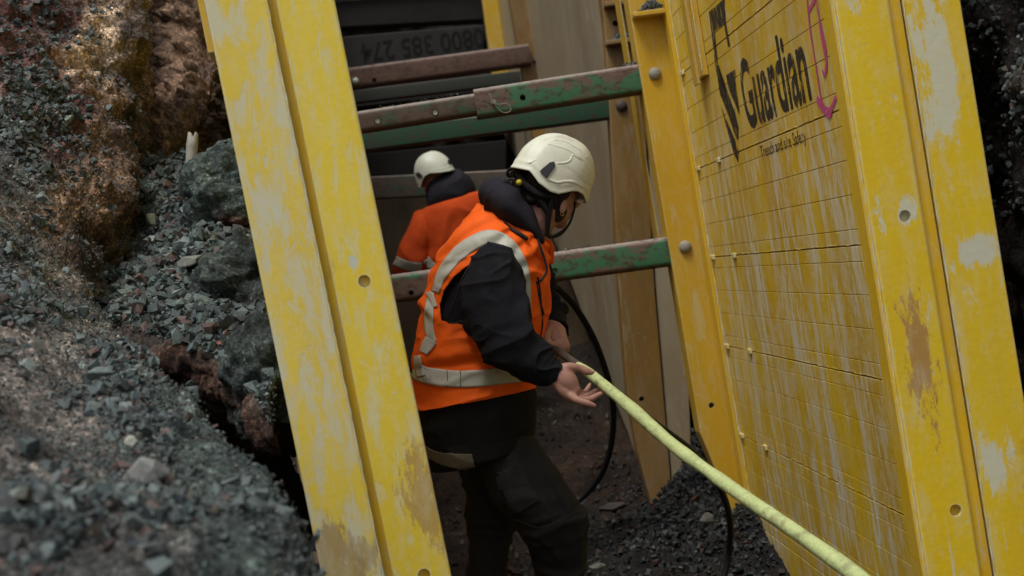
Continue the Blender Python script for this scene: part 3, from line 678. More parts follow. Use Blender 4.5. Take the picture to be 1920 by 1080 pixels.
def text_mesh(s, size, bold=.0, shear=0.):
    cu_ = bpy.data.curves.new('t', 'FONT'); cu_.body = s; cu_.size = size; cu_.offset = bold; cu_.shear = shear; cu_.resolution_u = 4
    to = bpy.data.objects.new('t', cu_); COL.objects.link(to); dg = bpy.context.evaluated_depsgraph_get(); dg.update()
    me = bpy.data.meshes.new_from_object(to.evaluated_get(dg)); V = np.array([v.co[:] for v in me.vertices]); F = [list(p.vertices) for p in me.polygons]
    bpy.data.objects.remove(to); return V, F
def wall_text(s, y0, y1, zb, capz, name, bold=0., d=.0012):
    V, F = text_mesh(s, 1., bold); w = V[:, 0].max()-V[:, 0].min(); h = .70
    yy = y0+(V[:, 0]-V[:, 0].min())/w*(y1-y0); z = zb+V[:, 1]/h*capz
    return mk(name, np.stack([XW-LR*(z-EYE)-d, yy, z], 1), F, M['ink'], rt, False)
wall_text('Guardian', 5.06, 4.20, EYE+.385, .235, 'lettering', .022)
wall_text('Trench and site Safety', 4.93, 4.33, EYE+.265, .042, 'small_lettering', .0)
# pink sprayed strokes
def stroke(pts, w):
    c = np.array([wallpt(x, y, .002) for x, y in pts]); c = catmull(c, 6); n = len(c); V = []; ww = np.interp(np.linspace(0, 1, n), np.linspace(0, 1, len(w)), w)
    tn = np.gradient(c, axis=0); tn /= np.linalg.norm(tn, axis=1)[:, None]; sd_ = np.cross(tn, [1, 0, 0]); sd_ /= np.linalg.norm(sd_, axis=1)[:, None]
    sc_ = 2667/c[:, 1]
    V = np.vstack([c-sd_*(ww/sc_)[:, None]*1.35, c+sd_*(ww/sc_)[:, None]*1.35]); return V, [[i, i+1, n+i+1, n+i] for i in range(n-1)]
pk = [stroke([(1512, -10), (1518, 50), (1524, 90), (1532, 140), (1540, 190), (1545, 208)], [3, 4, 3, 3, 4, 3]),
      stroke([(1528, -10), (1535, 30), (1540, 60), (1546, 90), (1549, 120), (1546, 140), (1541, 132)], [5, 4, 7, 8, 4, 4, 2]),
      stroke([(1543, -10), (1552, 25), (1558, 50)], [3, 3, 4]), stroke([(1558, 22), (1560, 40), (1557, 48)], [3, 5, 3]), stroke([(1565, 104), (1570, 112), (1574, 122)], [5, 8, 3]),
      stroke([(1531, 185), (1540, 198), (1553, 212), (1560, 200), (1568, 180), (1581, 160)], [6, 8, 8, 4, 4, 6]), stroke([(1516, 20), (1524, 5), (1530, -10)], [3, 4, 4])]
mk('pink_spray_mark', *cat(*pk), M['pink'], rt, False)
# ledges welded across the posts, with spilt gravel
def ledge(px0, px1, py, Y, parent, mat, prot=.075):
    a = P(px0, py, Y-prot); b = P(px1, py-(px1-px0)*.14, Y-prot)
    V, F = boxm(a[0], b[0], Y-prot, Y, a[2]-.022, a[2]); o = mk('ledge', V, F, M[mat], parent, False); bevel(o, .004)
    return a[0], b[0], a[2]
def pile(x0, x1, y0, y1, z, h, n, label, s=.006):
    u = RNG.random((n, 2)); x = x0+(x1-x0)*u[:, 0]; y = y0+(y1-y0)*u[:, 1]
    hh = h*np.clip(1-np.abs(u[:, 0]*2-1.3)**1.5*.9, .03, 1)*(.4+.6*u[:, 1]); zz_ = z+hh*RNG.random(n)
    v, f, c = stones(np.stack([x, y, zz_], 1), RNG.uniform(s*.5, s*1.2, n), stonecol(n, (1.2, 1.2, 1.2)))
    return tag(mk('gravel_pile', v, f, M['rock'], smooth=False, col=c), label, 'gravel', kind='stuff')
e = ledge(1188, 1247, 22, 6.2, rt, 'post2'); pile(e[0]+.02, e[1]-.01, 6.13, 6.195, e[2], .07, 700, 'small heap of grey gravel on the ledge of the nearer post')
# ---- left near wall
LL = .060; YW = -.075
lt = thing('shield_wall', (-.33, 4.8, 0.02), 'scraped yellow shield wall with a pinned end post, left of the workers beside the spoil slope', 'shield wall', GRP)
kw = dict(lean=LL, yaw=YW, yr=3.33)
core = mk('wall_frame', *boxm(-.3825, -.2500, 3.34, 6.5, .02, ZT, **kw), M['post_left'], lt, False); bevel(core, .006)
ep = mk('end_plate', *boxm(-.3835, -.2425, 3.315, 3.338, .02, ZT, **kw), M['post_scraped'], lt, False); bevel(ep, .005)
post = mk('end_post', *boxm(-.222, -.0875, 3.33, 3.43, .02, ZT, **kw), M['post_left'], lt, False); bevel(post, .006)
hA, hB = P(683, 527, 3.33), P(795, 1078, 3.33); cut(post, [((hA[0], 3.33, hA[2]), (0, 1, 0), .0145, .020), ((hB[0], 3.33, hB[2]), (0, 1, 0), .0145, .020)])
mk('corner_plate', *boxm(-.2440, -.221, 3.345, 3.42, .02, ZT, **kw), M['strip'], lt, False)
bead(-.2415, 3.314, .1, ZT-.05, lt, .003, LL)
lug = mk('lifting_lug', *boxm(-.402, -.386, 3.40, 3.52, P(405, 98, 3.4)[2], ZT, **kw), M['post2'], lt, False); bevel(lug, .003)
mp_ = mk('middle_post', *boxm(-.235, -.09, 6.2, 6.33, .02, ZT, **kw), M['post2'], lt, False); bevel(mp_, .006)
prev = ZT
for k, (z, big) in enumerate(edges[::5]+[(.05, True)]):
    if prev-z > .02:
        mk('board', *boxm(-.2495, -.243, 3.44, 6.19, z+.002, prev-.002, **kw), M['wall'], lt, False)
    prev = z
# ---- right far wall
ZF = 4.6
ft = thing('shield_wall', (1.18, 9, 0.0), 'muddy grey shield wall with orange posts, further down the trench on the right', 'shield wall', GRP)
def wp(px, py, Y): q = P(px, py, Y); return (q[0], q[2])
prof = [wp(1128, -60, 7.35), wp(1133, 40, 7.35), wp(1143, 200, 7.35), wp(1152, 380, 7.35), wp(1161, 540, 7.35), wp(1177, 740, 7.35), wp(1196, 850, 7.35), wp(1222, 948, 7.35), wp(1262, 948, 7.35), wp(1228, 540, 7.35), wp(1208, 200, 7.35), wp(1190, -60, 7.35)]
prof[0] = (prof[0][0]-.01, ZF); prof[-1] = (prof[-1][0]-.01, ZF)
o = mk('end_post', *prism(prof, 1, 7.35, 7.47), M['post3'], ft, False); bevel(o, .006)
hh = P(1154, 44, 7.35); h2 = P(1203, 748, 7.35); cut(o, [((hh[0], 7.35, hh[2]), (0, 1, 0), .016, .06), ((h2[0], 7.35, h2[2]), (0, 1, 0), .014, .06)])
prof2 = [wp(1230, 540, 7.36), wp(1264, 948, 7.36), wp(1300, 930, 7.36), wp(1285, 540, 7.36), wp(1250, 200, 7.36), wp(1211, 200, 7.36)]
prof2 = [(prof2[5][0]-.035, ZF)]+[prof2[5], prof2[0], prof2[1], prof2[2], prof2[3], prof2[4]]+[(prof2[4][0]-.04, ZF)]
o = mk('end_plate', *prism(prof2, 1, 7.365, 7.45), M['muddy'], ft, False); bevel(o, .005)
bolt(ft, P(1165, 198, 7.345), .03, mat='rust')
e = ledge(1137, 1186, 76, 7.35, ft, 'post3', .08); pile(e[0]+.02, e[1]-.01, 7.28, 7.345, e[2], .06, 500, 'small heap of grey gravel on the ledge of the further post')
ledge(1134, 1172, 4, 7.35, ft, 'post3', .08)
# its inner face: sheets with joints
def wx(y, z): return 1.135-.02*(y-7.4)-.0*(z-EYE)
bot = [(7.47, -.02), (8.25, -.01), (8.7, .36), (9.23, .635), (10.12, 1.23), (10.9, 1.667), (13.2, 2.7), (13.6, 2.8)]
cuts_y = [7.47, 8.9, 10.42, 11.9, 13.6]
for i in range(4):
    y0, y1 = cuts_y[i]+.004, cuts_y[i+1]-.004
    ys = [y0]+[b[0] for b in bot if y0 < b[0] < y1]+[y1]; lo = [(y, np.interp(y, [b[0] for b in bot], [b[1] for b in bot])) for y in ys]
    poly = lo+[(y1, ZF), (y0, ZF)]
    V, F = prism(poly, 0, 0, .06); V[:, 0] += 1.135-.045*(V[:, 1]-7.4)
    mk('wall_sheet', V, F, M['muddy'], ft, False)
p4 = mk('middle_post', *boxm(P(985, 100, 10.5)[0], P(1040, 100, 10.5)[0], 10.5, 10.64, P(1015, 272, 10.5)[2], ZF, .03), M['post3'], ft, False); bevel(p4, .008)
bolt(ft, P(1008, 113, 10.49), .03, mat='rust')
p5 = mk('far_post', *boxm(P(910, 40, 12.2)[0], P(941, 40, 12.2)[0], 12.2, 12.33, P(925, 155, 12.2)[2], ZF+.5, .0), M['post2'], ft, False); bevel(p5, .01)
# far left wall
fl2 = thing('shield_wall', (-.75, 9, .1), 'dark muddy shield wall deep in the trench on the left, behind the left post', 'shield wall', GRP)
mk('wall_sheet', *boxm(-.80, -.72, 7.3, 13.5, .1, ZF, 0), M['muddy'], fl2, False); mk('end_post', *boxm(-.71, -.58, 7.35, 7.47, .1, ZF), M['post3'], fl2, False)

# ------------------------------------------------------------------ struts
def roundbar(a, b, hh, dd, r=.02, n=5, droop=0.):
    """rounded rectangular tube from a to b; hh half height, dd half depth"""
    a, b = np.array(a), np.array(b); t = (b-a)/np.linalg.norm(b-a); up = np.array([0, 0, 1.]); up -= t*up.dot(t); up /= np.linalg.norm(up); s = np.cross(t, up)
    ring = []
    for cx, cy, a0 in ((1, 1, 0), (-1, 1, 90), (-1, -1, 180), (1, -1, 270)):
        for k in range(n+1):
            q = math.radians(a0+90*k/n); ring.append(((dd-r)*cx+r*math.cos(q), (hh-r)*cy+r*math.sin(q)))
    m_ = len(ring); V = [c+s*x+up*y for c in (a, b) for x, y in ring]
    return np.array(V), [list(range(m_))[::-1], [m_+k for k in range(m_)]]+[[k, (k+1) % m_, m_+(k+1) % m_, m_+k] for k in range(m_)]
def strut(name_label, Y, l, r, hpx, matn, sleeve=None, holes=(), rr=.022, dpt=.055, grp='adjustable struts across the trench', matn2=None):
    """l, r: photo points on the strut axis at trench distance Y; the bar is extended to the walls"""
    a, b = P(l[0], l[1], Y), P(r[0], r[1], Y); h = hpx/(2667/Y)/2
    root = thing('strut', (a+b)/2-np.array([0, 0, h]), name_label, 'strut', grp)
    dirv = (b-a)/np.linalg.norm(b-a); fdir = np.array([0, 1., 0])
    if sleeve:
        k = (sleeve[0]-l[0])/(r[0]-l[0]); mpt = a+(b-a)*k
        o = mk('inner_tube', *roundbar(a, mpt+dirv*.15, h*sleeve[1], dpt*.8, rr), M[matn2 or matn], root)
        s_ = mk('outer_sleeve', *roundbar(mpt, b, h, dpt, rr), M[matn], root)
    else:
        o = mk('tube', *roundbar(a, b, h, dpt, rr), M[matn], root); s_ = o
    for q, (hx, hy, rad, which) in enumerate(holes):
        tgt = o if which == 'i' else s_; dd = dpt*.8 if (which == 'i' and sleeve) else dpt
        c = P(hx, hy, Y-dd); cut(tgt, [((c[0], c[1], c[2]), (0, 1, 0), rad, .075)])
    for ob in {o, s_}:
        ob.data.polygons.foreach_set('use_smooth', np.ones(len(ob.data.polygons), bool))
        ob.data.set_sharp_from_angle(angle=.5)
    return root
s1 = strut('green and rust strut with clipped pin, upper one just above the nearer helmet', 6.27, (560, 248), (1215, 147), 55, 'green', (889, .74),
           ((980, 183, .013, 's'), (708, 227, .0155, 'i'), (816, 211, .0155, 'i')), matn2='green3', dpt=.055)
for x, y in ((708, 227), (816, 211)):  # short white cylinders set inside the two tube holes
    c = P(x, y, 6.25); V, F = tube([c+(0, -.014, 0), c+(0, .02, 0)], .0118, 16, 1, cap=False); mk('pale_stub', V, F, M['white_stub'], s1, False)
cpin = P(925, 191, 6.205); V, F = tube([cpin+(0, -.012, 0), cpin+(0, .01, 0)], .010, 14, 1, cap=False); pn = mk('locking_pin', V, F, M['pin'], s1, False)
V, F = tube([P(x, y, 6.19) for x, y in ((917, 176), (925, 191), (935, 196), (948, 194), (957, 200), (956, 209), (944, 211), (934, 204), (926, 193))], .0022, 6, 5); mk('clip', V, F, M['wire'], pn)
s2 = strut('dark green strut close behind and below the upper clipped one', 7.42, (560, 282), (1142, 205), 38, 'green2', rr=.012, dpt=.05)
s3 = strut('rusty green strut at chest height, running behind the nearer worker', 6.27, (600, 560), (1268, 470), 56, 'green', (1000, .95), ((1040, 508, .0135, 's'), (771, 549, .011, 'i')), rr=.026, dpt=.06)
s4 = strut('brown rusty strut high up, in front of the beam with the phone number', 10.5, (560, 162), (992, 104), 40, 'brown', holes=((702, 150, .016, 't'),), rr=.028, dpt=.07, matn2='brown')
c = P(667, 152, 10.42); V, F = tube([c+(0, -.02, 0), c+(0, .03, 0)], .023, 14, 1); mk('pale_stub', V, F, M['white_stub'], s4)
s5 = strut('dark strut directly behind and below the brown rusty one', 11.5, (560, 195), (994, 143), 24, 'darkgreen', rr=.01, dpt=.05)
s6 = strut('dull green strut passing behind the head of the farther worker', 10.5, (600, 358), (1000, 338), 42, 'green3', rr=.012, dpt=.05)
# clods of dirt on the strut tops
def crumbs(Y, pts, n, s, label):
    pos = []
    for _ in range(n):
        k = random.random()*(len(pts)-1); i = int(k); f_ = k-i; x = pts[i][0]+(pts[i+1][0]-pts[i][0])*f_; y = pts[i][1]+(pts[i+1][1]-pts[i][1])*f_
        q = P(x, y, Y+random.uniform(-.03, .03)); q[2] += random.uniform(-.003, .006); pos.append(q)
    v, f, c = stones(np.array(pos), RNG.uniform(s*.3, s, n), stonecol(n, (1.1, .9, .8))); return tag(mk('gravel_pile', v, f, M['rock'], smooth=False, col=c), label, 'gravel', kind='stuff')
crumbs(6.27, [(1166, 126), (1190, 122), (1204, 112)], 60, .014, 'crumbs of gravel on the right end of the upper strut')
crumbs(6.27, [(690, 205), (860, 177)], 40, .005, 'fine dirt on the thin part of the upper strut')
crumbs(6.27, [(1060, 468), (1240, 444)], 70, .005, 'fine dirt on the chest high strut, right half')
crumbs(10.5, [(670, 128), (800, 112), (960, 90)], 90, .012, 'lumps of dirt along the brown strut')

# ------------------------------------------------------------------ far end of the trench
epn = P(0, 0, 1)*0
pl = [wp(560, 375, 10.9), wp(985, 345, 10.9), wp(1033, 440, 10.9), wp(1074, 546, 10.9), wp(1136, 730, 10.9), wp(560, 800, 10.9)]
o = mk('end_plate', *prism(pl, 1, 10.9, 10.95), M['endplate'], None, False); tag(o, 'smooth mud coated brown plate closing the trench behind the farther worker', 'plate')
def beam(pts, y0, d, mat, label, grp='dark beams stacked at the far end'):
    q = [wp(x, y, y0) for x, y in pts]; o = mk('beam', *prism(q, 1, y0, y0+d), M[mat], None, False); bevel(o, .012); return tag(o, label, 'beam', grp)
bt = beam([(560, 75), (908, 46), (908, 122), (560, 160)], 12.4, .18, 'beam', 'dark grey beam with an upside down phone number')
beam([(560, 8), (908, -18), (908, 37), (560, 56)], 12.5, .2, 'beam2', 'dark beam above the one with the phone number')
beam([(560, -70), (908, -93), (908, -28), (560, -4)], 12.45, .2, 'beam', 'topmost dark beam at the top edge of the picture')
beam([(560, 192), (950, 152), (950, 168), (560, 215)], 12.3, .3, 'beam', 'thin grey beam seen between the brown and the green struts')
beam([(560, 236), (950, 200), (950, 240), (560, 290)], 12.6, .3, 'beam2', 'black beam under the thin grey beam')
beam([(560, 300), (950, 262), (950, 322), (560, 345)], 12.4, .3, 'beam2', 'lowest dark beam, above the head of the farther worker')
V, F = text_mesh('0800 385 274', 1., .012); x = V[:, 0]; w_ = x.max()-x.min()
pa, pb = P(906, 77, 12.39), P(676, 108, 12.39); e1 = (pb-pa)/np.linalg.norm(pb-pa); e2 = np.cross([0, 1, 0], e1); e2 = -np.array([0, 0, 1.])+0*e2
ln = np.linalg.norm(pb-pa); c0 = P(905, 52, 12.39)
V3 = np.array([c0+e1*(q[0]-x.min())/w_*ln+e2*(.70-q[1])*(-1)*.0+np.array([0, 0, -1.])*(q[1]/.70*.165) for q in V])
V3[:, 1] = 12.397
bo = mk('phone_number', V3, F, M['beamtext'], bt, False)
# back wall of soil
y_, z_ = np.meshgrid(np.linspace(-4, 4, 160), np.linspace(0, 7, 100), indexing='ij')
g = np.stack([y_, 13.8+0*y_, z_], -1).reshape(-1, 3); g[:, 1] += fbm(g*2, 4)*.5
bw = mk('back_bank', g, gridfaces(160, 100), M['clay'], origin=(0, 13.8, 0), col=np.tile((.025, .018, .014), (len(g), 1))); tag(bw, kind='structure')

# ------------------------------------------------------------------ hoses
def hose(name, pts, r, mat, label, cat_, wob=0.):
    c = catmull(np.array([P(*p) for p in pts]), 14); n = len(c); rr_ = r*(1+wob*fbm(np.stack([np.arange(n)*.13, np.zeros(n), np.zeros(n)], 1), 3)); V, F = tube(c, rr_, 18, 1)
    return tag(mk(name, V, F, M[mat]), label, cat_)
hose('hose', [(1085, 688, 4.22), (1110, 704, 4.16), (1180, 762, 4.0), (1260, 833, 3.82), (1330, 885, 3.65), (1400, 935, 3.48), (1500, 1003, 3.22), (1600, 1075, 2.95), (1680, 1140, 2.7)], .0172, 'hose', 'pale yellow green hose running from the worker hand to the bottom right', 'hose', .25)
hose('pipe', [(1000, 628, 4.52), (1025, 643, 4.46), (1060, 668, 4.36), (1108, 700, 4.2)], .0120, 'rust', 'dark rusty pipe gripped in both hands, feeding the pale hose', 'pipe')
hose('cable', [(1025, 530, 6.4), (1050, 545, 6.4), (1085, 585, 6.5), (1120, 650, 6.6), (1147, 740, 6.7), (1148, 820, 6.8), (1130, 885, 6.9), (1095, 930, 7.0), (1060, 945, 7.0), (1010, 950, 7.0)], .0145, 'blackhose', 'black cable hanging in a loop behind the worker down to the soil', 'cable')
hose('cable', [(1100, 700, 4.6), (1150, 735, 4.7), (1230, 795, 4.9), (1300, 848, 5.1), (1345, 905, 5.3), (1368, 970, 5.4), (1366, 1040, 5.5), (1350, 1110, 5.5)], .0125, 'blackhose', 'black cable following the pale hose then dropping beside the right wall', 'cable')

# ------------------------------------------------------------------ people
def loftLR(rings, nu, nv, disp=None, e=1.0, caps=True):
    """garment surface through rings given by their two silhouette points; returns grid, params"""
    C = []
    for lx_, ly_, rx_, ry_, Y, b, *o in rings:
        yl = Y+(o[0] if o else 0); yr = Y+(o[1] if len(o) > 1 else 0)
        L_, R2 = P(lx_, ly_, yl), P(rx_, ry_, yr); C.append(np.concatenate([(L_+R2)/2, (R2-L_)/2, [b]]))
    C = np.array(C); q = catmull(C, 24); tt = np.linspace(0, len(q)-1, nu); i0 = np.clip(tt.astype(int), 0, len(q)-2); f_ = (tt-i0)[:, None]
    q = q[i0]*(1-f_)+q[i0+1]*f_; c, h, b = q[:, :3], q[:, 3:6], q[:, 6]
    ax = np.gradient(c, axis=0); ax /= np.linalg.norm(ax, axis=1)[:, None]
    hd = h/np.linalg.norm(h, axis=1)[:, None]; n_ = np.cross(ax, hd); n_ /= np.linalg.norm(n_, axis=1)[:, None]
    n_ *= np.sign(n_[:, 1])[:, None]
    ph = np.linspace(0, 2*math.pi, nv, endpoint=False); cp, sp = np.cos(ph), np.sin(ph)
    cp_, sp_ = np.sign(cp)*np.abs(cp)**e, np.sign(sp)*np.abs(sp)**e
    G = c[:, None]+h[:, None]*cp_[None, :, None]+n_[:, None]*(b[:, None]*sp_[None])[..., None]
    if disp is not None:
        N_ = hd[:, None]*cp[None, :, None]+n_[:, None]*sp[None, :, None]
        u = np.linspace(0, 1, nu)[:, None]*np.ones((1, nv)); pp = np.ones((nu, 1))*ph[None]
        G = G+N_*disp(u, pp, G)[..., None]
    return G
def loftmesh(G, cap=True):
    nu, nv, _ = G.shape; v = G.reshape(-1, 3); f = gridfaces(nu, nv, True).tolist()
    if cap: f += [list(range(nv)), [(nu-1)*nv+k for k in range(nv)][::-1]]
    return v, f
def n3(G, sc, o=3, seed=0., st=(1, 1, 1)): return fbm((G.reshape(-1, 3)*np.array(st)+seed)*sc, o).reshape(G.shape[:2])
def folds(G, sc, sharp=1.6, seed=0., st=(1, 1, 1)):
    """cloth folds: soft valleys with crisper crests"""
    g = G.reshape(-1, 3)*np.array(st)+seed; w = g+.05*np.stack([vn(g*9+3), vn(g*9+7), vn(g*9+11)], 1)
    r = 1-np.abs(vn(w*sc))*4; return (np.clip(r, 0, 1)**sharp).reshape(G.shape[:2])
def inpoly(p, poly):
    x, y = p[:, 0], p[:, 1]; r = np.zeros(len(p), bool); n = len(poly)
    for i in range(n):
        x0, y0 = poly[i]; x1, y1 = poly[(i+1) % n]
        c_ = ((y0 > y) != (y1 > y)) & (x < (x1-x0)*(y-y0)/(y1-y0+1e-9)+x0); r ^= c_
    return r
def bvh_of(*obs):
    V, F, n = [], [], 0
    for o in obs:
        me = o.data; c = np.empty(len(me.vertices)*3, np.float32); me.vertices.foreach_get('co', c)
        V.append(c.reshape(-1, 3)+org[o]); F += [[i+n for i in p.vertices] for p in me.polygons]; n += len(me.vertices)
    return BVHTree.FromPolygons(np.concatenate(V).tolist(), F)
def hit(bv, px, py, off=.002):
    d = W @ np.array([(px-960)/FPX, (540-py)/FPX, 1.0]); d = Vector(d).normalized()
    h, n, _, _ = bv.ray_cast(Vector(CAM), d)
    if h is None: return None
    if n.dot(d) > 0: n = -n
    return np.array(h+n*off)
def biggest(F):
    par = {}
    def fd(x):
        while par.setdefault(x, x) != x: par[x] = par[par[x]]; x = par[x]
        return x
    for q in F:
        for a_ in q[1:]: par[fd(a_)] = fd(q[0])
    cnt = {}
    for q in F: cnt[fd(q[0])] = cnt.get(fd(q[0]), 0)+1
    if not cnt: return F
    k = max(cnt, key=cnt.get); return [q for q in F if fd(q[0]) == k]
def strip(bv, pts, width, off=.003, n=8, across=7, th=.0012):
    """a band sewn on the garment: centre line and width in photo pixels, draped on the real surface"""
    p = catmull(np.array(pts, float), n); w = np.interp(np.linspace(0, 1, len(p)), np.linspace(0, 1, len(width)), width) if hasattr(width, '__len__') else np.full(len(p), width)
    t = np.gradient(p, axis=0); t /= np.linalg.norm(t, axis=1)[:, None]; s = np.stack([-t[:, 1], t[:, 0]], 1)
    V = []; ok = []
    for i in range(len(p)):
        for k in range(across):
            q = p[i]+s[i]*w[i]*(k/(across-1)-.5); h = hit(bv, *q, off); ok.append(h is not None); V.append(h if h is not None else [0, 0, 0])
    F = []
    for i in range(len(p)-1):
        for k in range(across-1):
            f_ = [i*across+k, i*across+k+1, (i+1)*across+k+1, (i+1)*across+k]
            if all(ok[a_] for a_ in f_):
                ys = [V[a_][1] for a_ in f_]
                if max(ys)-min(ys) < .05: F.append(f_)
    F = biggest(F)
    V = np.array(V, float); used = sorted({a_ for f_ in F for a_ in f_}); mp = {a_: i for i, a_ in enumerate(used)}
    return V[used], [[mp[a_] for a_ in f_] for f_ in F]
def solid(o, th):
    md = o.modifiers.new('s', 'SOLIDIFY'); md.thickness = th; md.offset = -1; evalmesh(o); return o
def polypatch(bv, poly, off=.003, step=3):
    """flat patch with a polygon outline draped on the surface"""
    P_ = np.array(poly, float); x0, y0 = P_.min(0); x1, y1 = P_.max(0)
    xs = np.arange(x0, x1+step, step); ys = np.arange(y0, y1+step, step); ids = {}; V = []; F = []
    for i, x in enumerate(xs):
        for j, y in enumerate(ys):
            h = hit(bv, x, y, off)
            if h is not None: ids[i, j] = len(V); V.append(h)
    for i in range(len(xs)-1):
        for j in range(len(ys)-1):
            k = [(i, j), (i+1, j), (i+1, j+1), (i, j+1)]
            if all(q in ids for q in k) and inpoly(np.array([[xs[i]+step/2, ys[j]+step/2]]), poly)[0]: F.append([ids[q] for q in k])
    F = biggest(F); used = sorted({a_ for f_ in F for a_ in f_}); mp = {a_: i for i, a_ in enumerate(used)}
    return np.array(V)[used], [[mp[a_] for a_ in f_] for f_ in F]
def cord(pts, r, bv=None, off=.004, Y=None, n=5):
    q = []
    for p in pts:
        h = hit(bv, p[0], p[1], off) if bv is not None and len(p) == 2 else None
        if h is None: h = P(p[0], p[1], p[2] if len(p) > 2 else Y)
        q.append(h)
    return tube(q, r, 8, n)
def helmet(c, a, ang, H, b, Y, rim, parent, yawk=.0, depthside=1.):
    """shell: c = rim centre px, a = half length px, ang = tilt of the rim line, H = height px, b = half width m"""
    s = FPX/Y; ca_, sa_ = math.cos(ang), math.sin(ang)
    ctr = P(*c, Y); F_ = P(c[0]+ca_*a, c[1]+sa_*a, Y+yawk)-ctr; Up = P(c[0]+sa_*H, c[1]-ca_*H, Y)-ctr; D = np.array([0, 1., 0])*b; D -= F_*(D @ F_)/(F_ @ F_)*.8
    nu, nv = 60, 120; v = np.linspace(0, 1, nu)[:, None]; ph = np.linspace(0, 2*math.pi, nv, endpoint=False)[None]
    cp, sp = np.cos(ph), np.sin(ph); w = np.cos(v*math.pi/2)**.86; t = np.sin(v*math.pi/2)**.98
    tr = np.interp(cp, [r[0] for r in rim], [r[1]/H for r in rim])
    t = t+tr*(1-v)**1.6; w = w*(1+.025*np.exp(-(v/.04)**2))
    sd_ = sp*w; fw = cp*w
    sm = lambda x: 1/(1+np.exp(-x))
    ridge = .034*sm((.34-np.abs(sd_))*60)*sm((t-.35)*20)+.022*sm((.62-np.abs(sd_-.0))*60)*sm((fw-.25)*25)*sm((t-.28)*40)-.014*np.exp(-((t-.30-.06*np.cos(fw*5))/.018)**2)*sm((fw+.1)*20)
    k = 1+ridge+.012*np.exp(-((v-.10)/.03)**2)
    G = ctr+F_*(fw*k)[..., None]+D*(sd_*k)[..., None]+Up*(t*(1+ridge*.7))[..., None]
    vv, ff = loftmesh(G, False); ff.append([(nu-1)*nv+q for q in range(nv)])
    o = mk('helmet', vv, ff, M['helmet'], parent); md = o.modifiers.new('s', 'SOLIDIFY'); md.thickness = .004; md.offset = -1; evalmesh(o)
    return o, (ctr, F_, D, Up)
def resurface(parts, vox, name, mat, smooth_it=4, **kw):
    o = mk(name, *cat(*parts), mat, **kw); md = o.modifiers.new('r', 'REMESH'); md.mode = 'VOXEL'; md.voxel_size = vox; md.use_smooth_shade = True
    m2 = o.modifiers.new('s', 'SMOOTH'); m2.factor = .5; m2.iterations = smooth_it; return evalmesh(o)
def hand_parts(scale=1.): pass

# ---- nearer worker ------------------------------------------------
Yb = 4.42
fdir = np.array([.78, .40, -.46]); FR = frame(fdir, (.36, .05, .93)); ff_, fs_, fu_ = FR.T
Hc = P(1034, 350, 4.42)
def hd(a, b, c): return Hc+ff_*a+fs_*b+fu_*c
ears = P(1057, 387, 4.338)
body = [ellips(hd(-.01, 0, .0), (.094, .074, .108), FR, 28, 18), ellips(hd(.035, 0, -.055), (.060, .056, .055), FR), ellips(hd(.070, 0, -.092), (.022, .026, .020), FR), ellips(hd(.096, 0, -.012), (.020, .013, .022), FR),
        ellips(hd(.083, 0, -.052), (.014, .024, .012), FR), ellips(hd(.082, 0, .02), (.02, .05, .014), FR),
        ellips(ears, (.013, .006, .023), FR), ellips(hd(.005, -.078, -.028), (.018, .007, .028), FR),
        tube([P(975, 462, 4.43), P(1000, 425, 4.42), P(1022, 390, 4.41)], [.066, .057, .060], 20)]
sh_r, sh_l = P(915, 508, 4.27), P(985, 468, 4.60)
body += [tube([P(955, 440, 4.43), P(920, 540, 4.43), P(895, 660, 4.43), P(890, 780, 4.43)], [.10, .15, .13, .14], 24), tube([sh_r, P(950, 470, 4.43), sh_l], [.06, .09, .06], 16),
         tube([sh_r, P(925, 580, 4.18), P(945, 640, 4.14), P(990, 680, 4.12), P(1034, 699, 4.11)], [.055, .048, .046, .038, .028], 16),
         tube([sh_l, P(990, 540, 4.70), P(1005, 590, 4.68), P(1030, 612, 4.56), P(1042, 626, 4.50)], [.055, .045, .042, .034, .028], 16),
         tube([P(945, 830, 4.37), P(1030, 955, 4.35), P(1054, 1050, 4.42), P(1044, 1200, 4.5), P(1035, 1345, 4.5)], [.08, .05, .045, .04, .035], 18),
         tube([P(915, 830, 4.52), P(920, 980, 4.60), P(915, 1150, 4.62), P(912, 1335, 4.64)], [.08, .055, .045, .035], 18)]
# near hand: palm, thumb, four fingers, each its own chain
def fing(pts, rr): return tube([P(*p) for p in pts], rr, 14, 4)
body += [tube([P(1030, 699, 4.112), P(1046, 702, 4.108), P(1062, 715, 4.10), P(1074, 732, 4.095)], [.026, .031, .033, .024], 18),
         tube([P(1040, 712, 4.10), P(1058, 732, 4.09), P(1068, 744, 4.085)], [.018, .020, .014], 14),
         fing([(1048, 695, 4.11), (1068, 689, 4.10), (1088, 691, 4.10), (1098, 696, 4.10), (1109, 698, 4.10)], [.019, .0155, .0115, .0125, .0088]),
         fing([(1062, 735, 4.088), (1076, 747, 4.070), (1090, 753, 4.062), (1103, 757, 4.062), (1114, 761, 4.065)], [.0135, .0122, .0108, .0100, .0078]),
         fing([(1072, 730, 4.10), (1090, 748, 4.090), (1104, 749, 4.092), (1117, 743, 4.10), (1129, 737, 4.108)], [.0125, .0112, .0098, .0092, .0072]),
         fing([(1072, 726, 4.12), (1090, 742, 4.115), (1102, 741, 4.12), (1113, 735, 4.128), (1123, 730, 4.135)], [.012, .0102, .0092, .0085, .0068]),
         fing([(1074, 722, 4.135), (1090, 737, 4.14), (1098, 734, 4.145), (1103, 727, 4.15), (1107, 720, 4.155)], [.011, .0092, .0084, .0076, .006])]
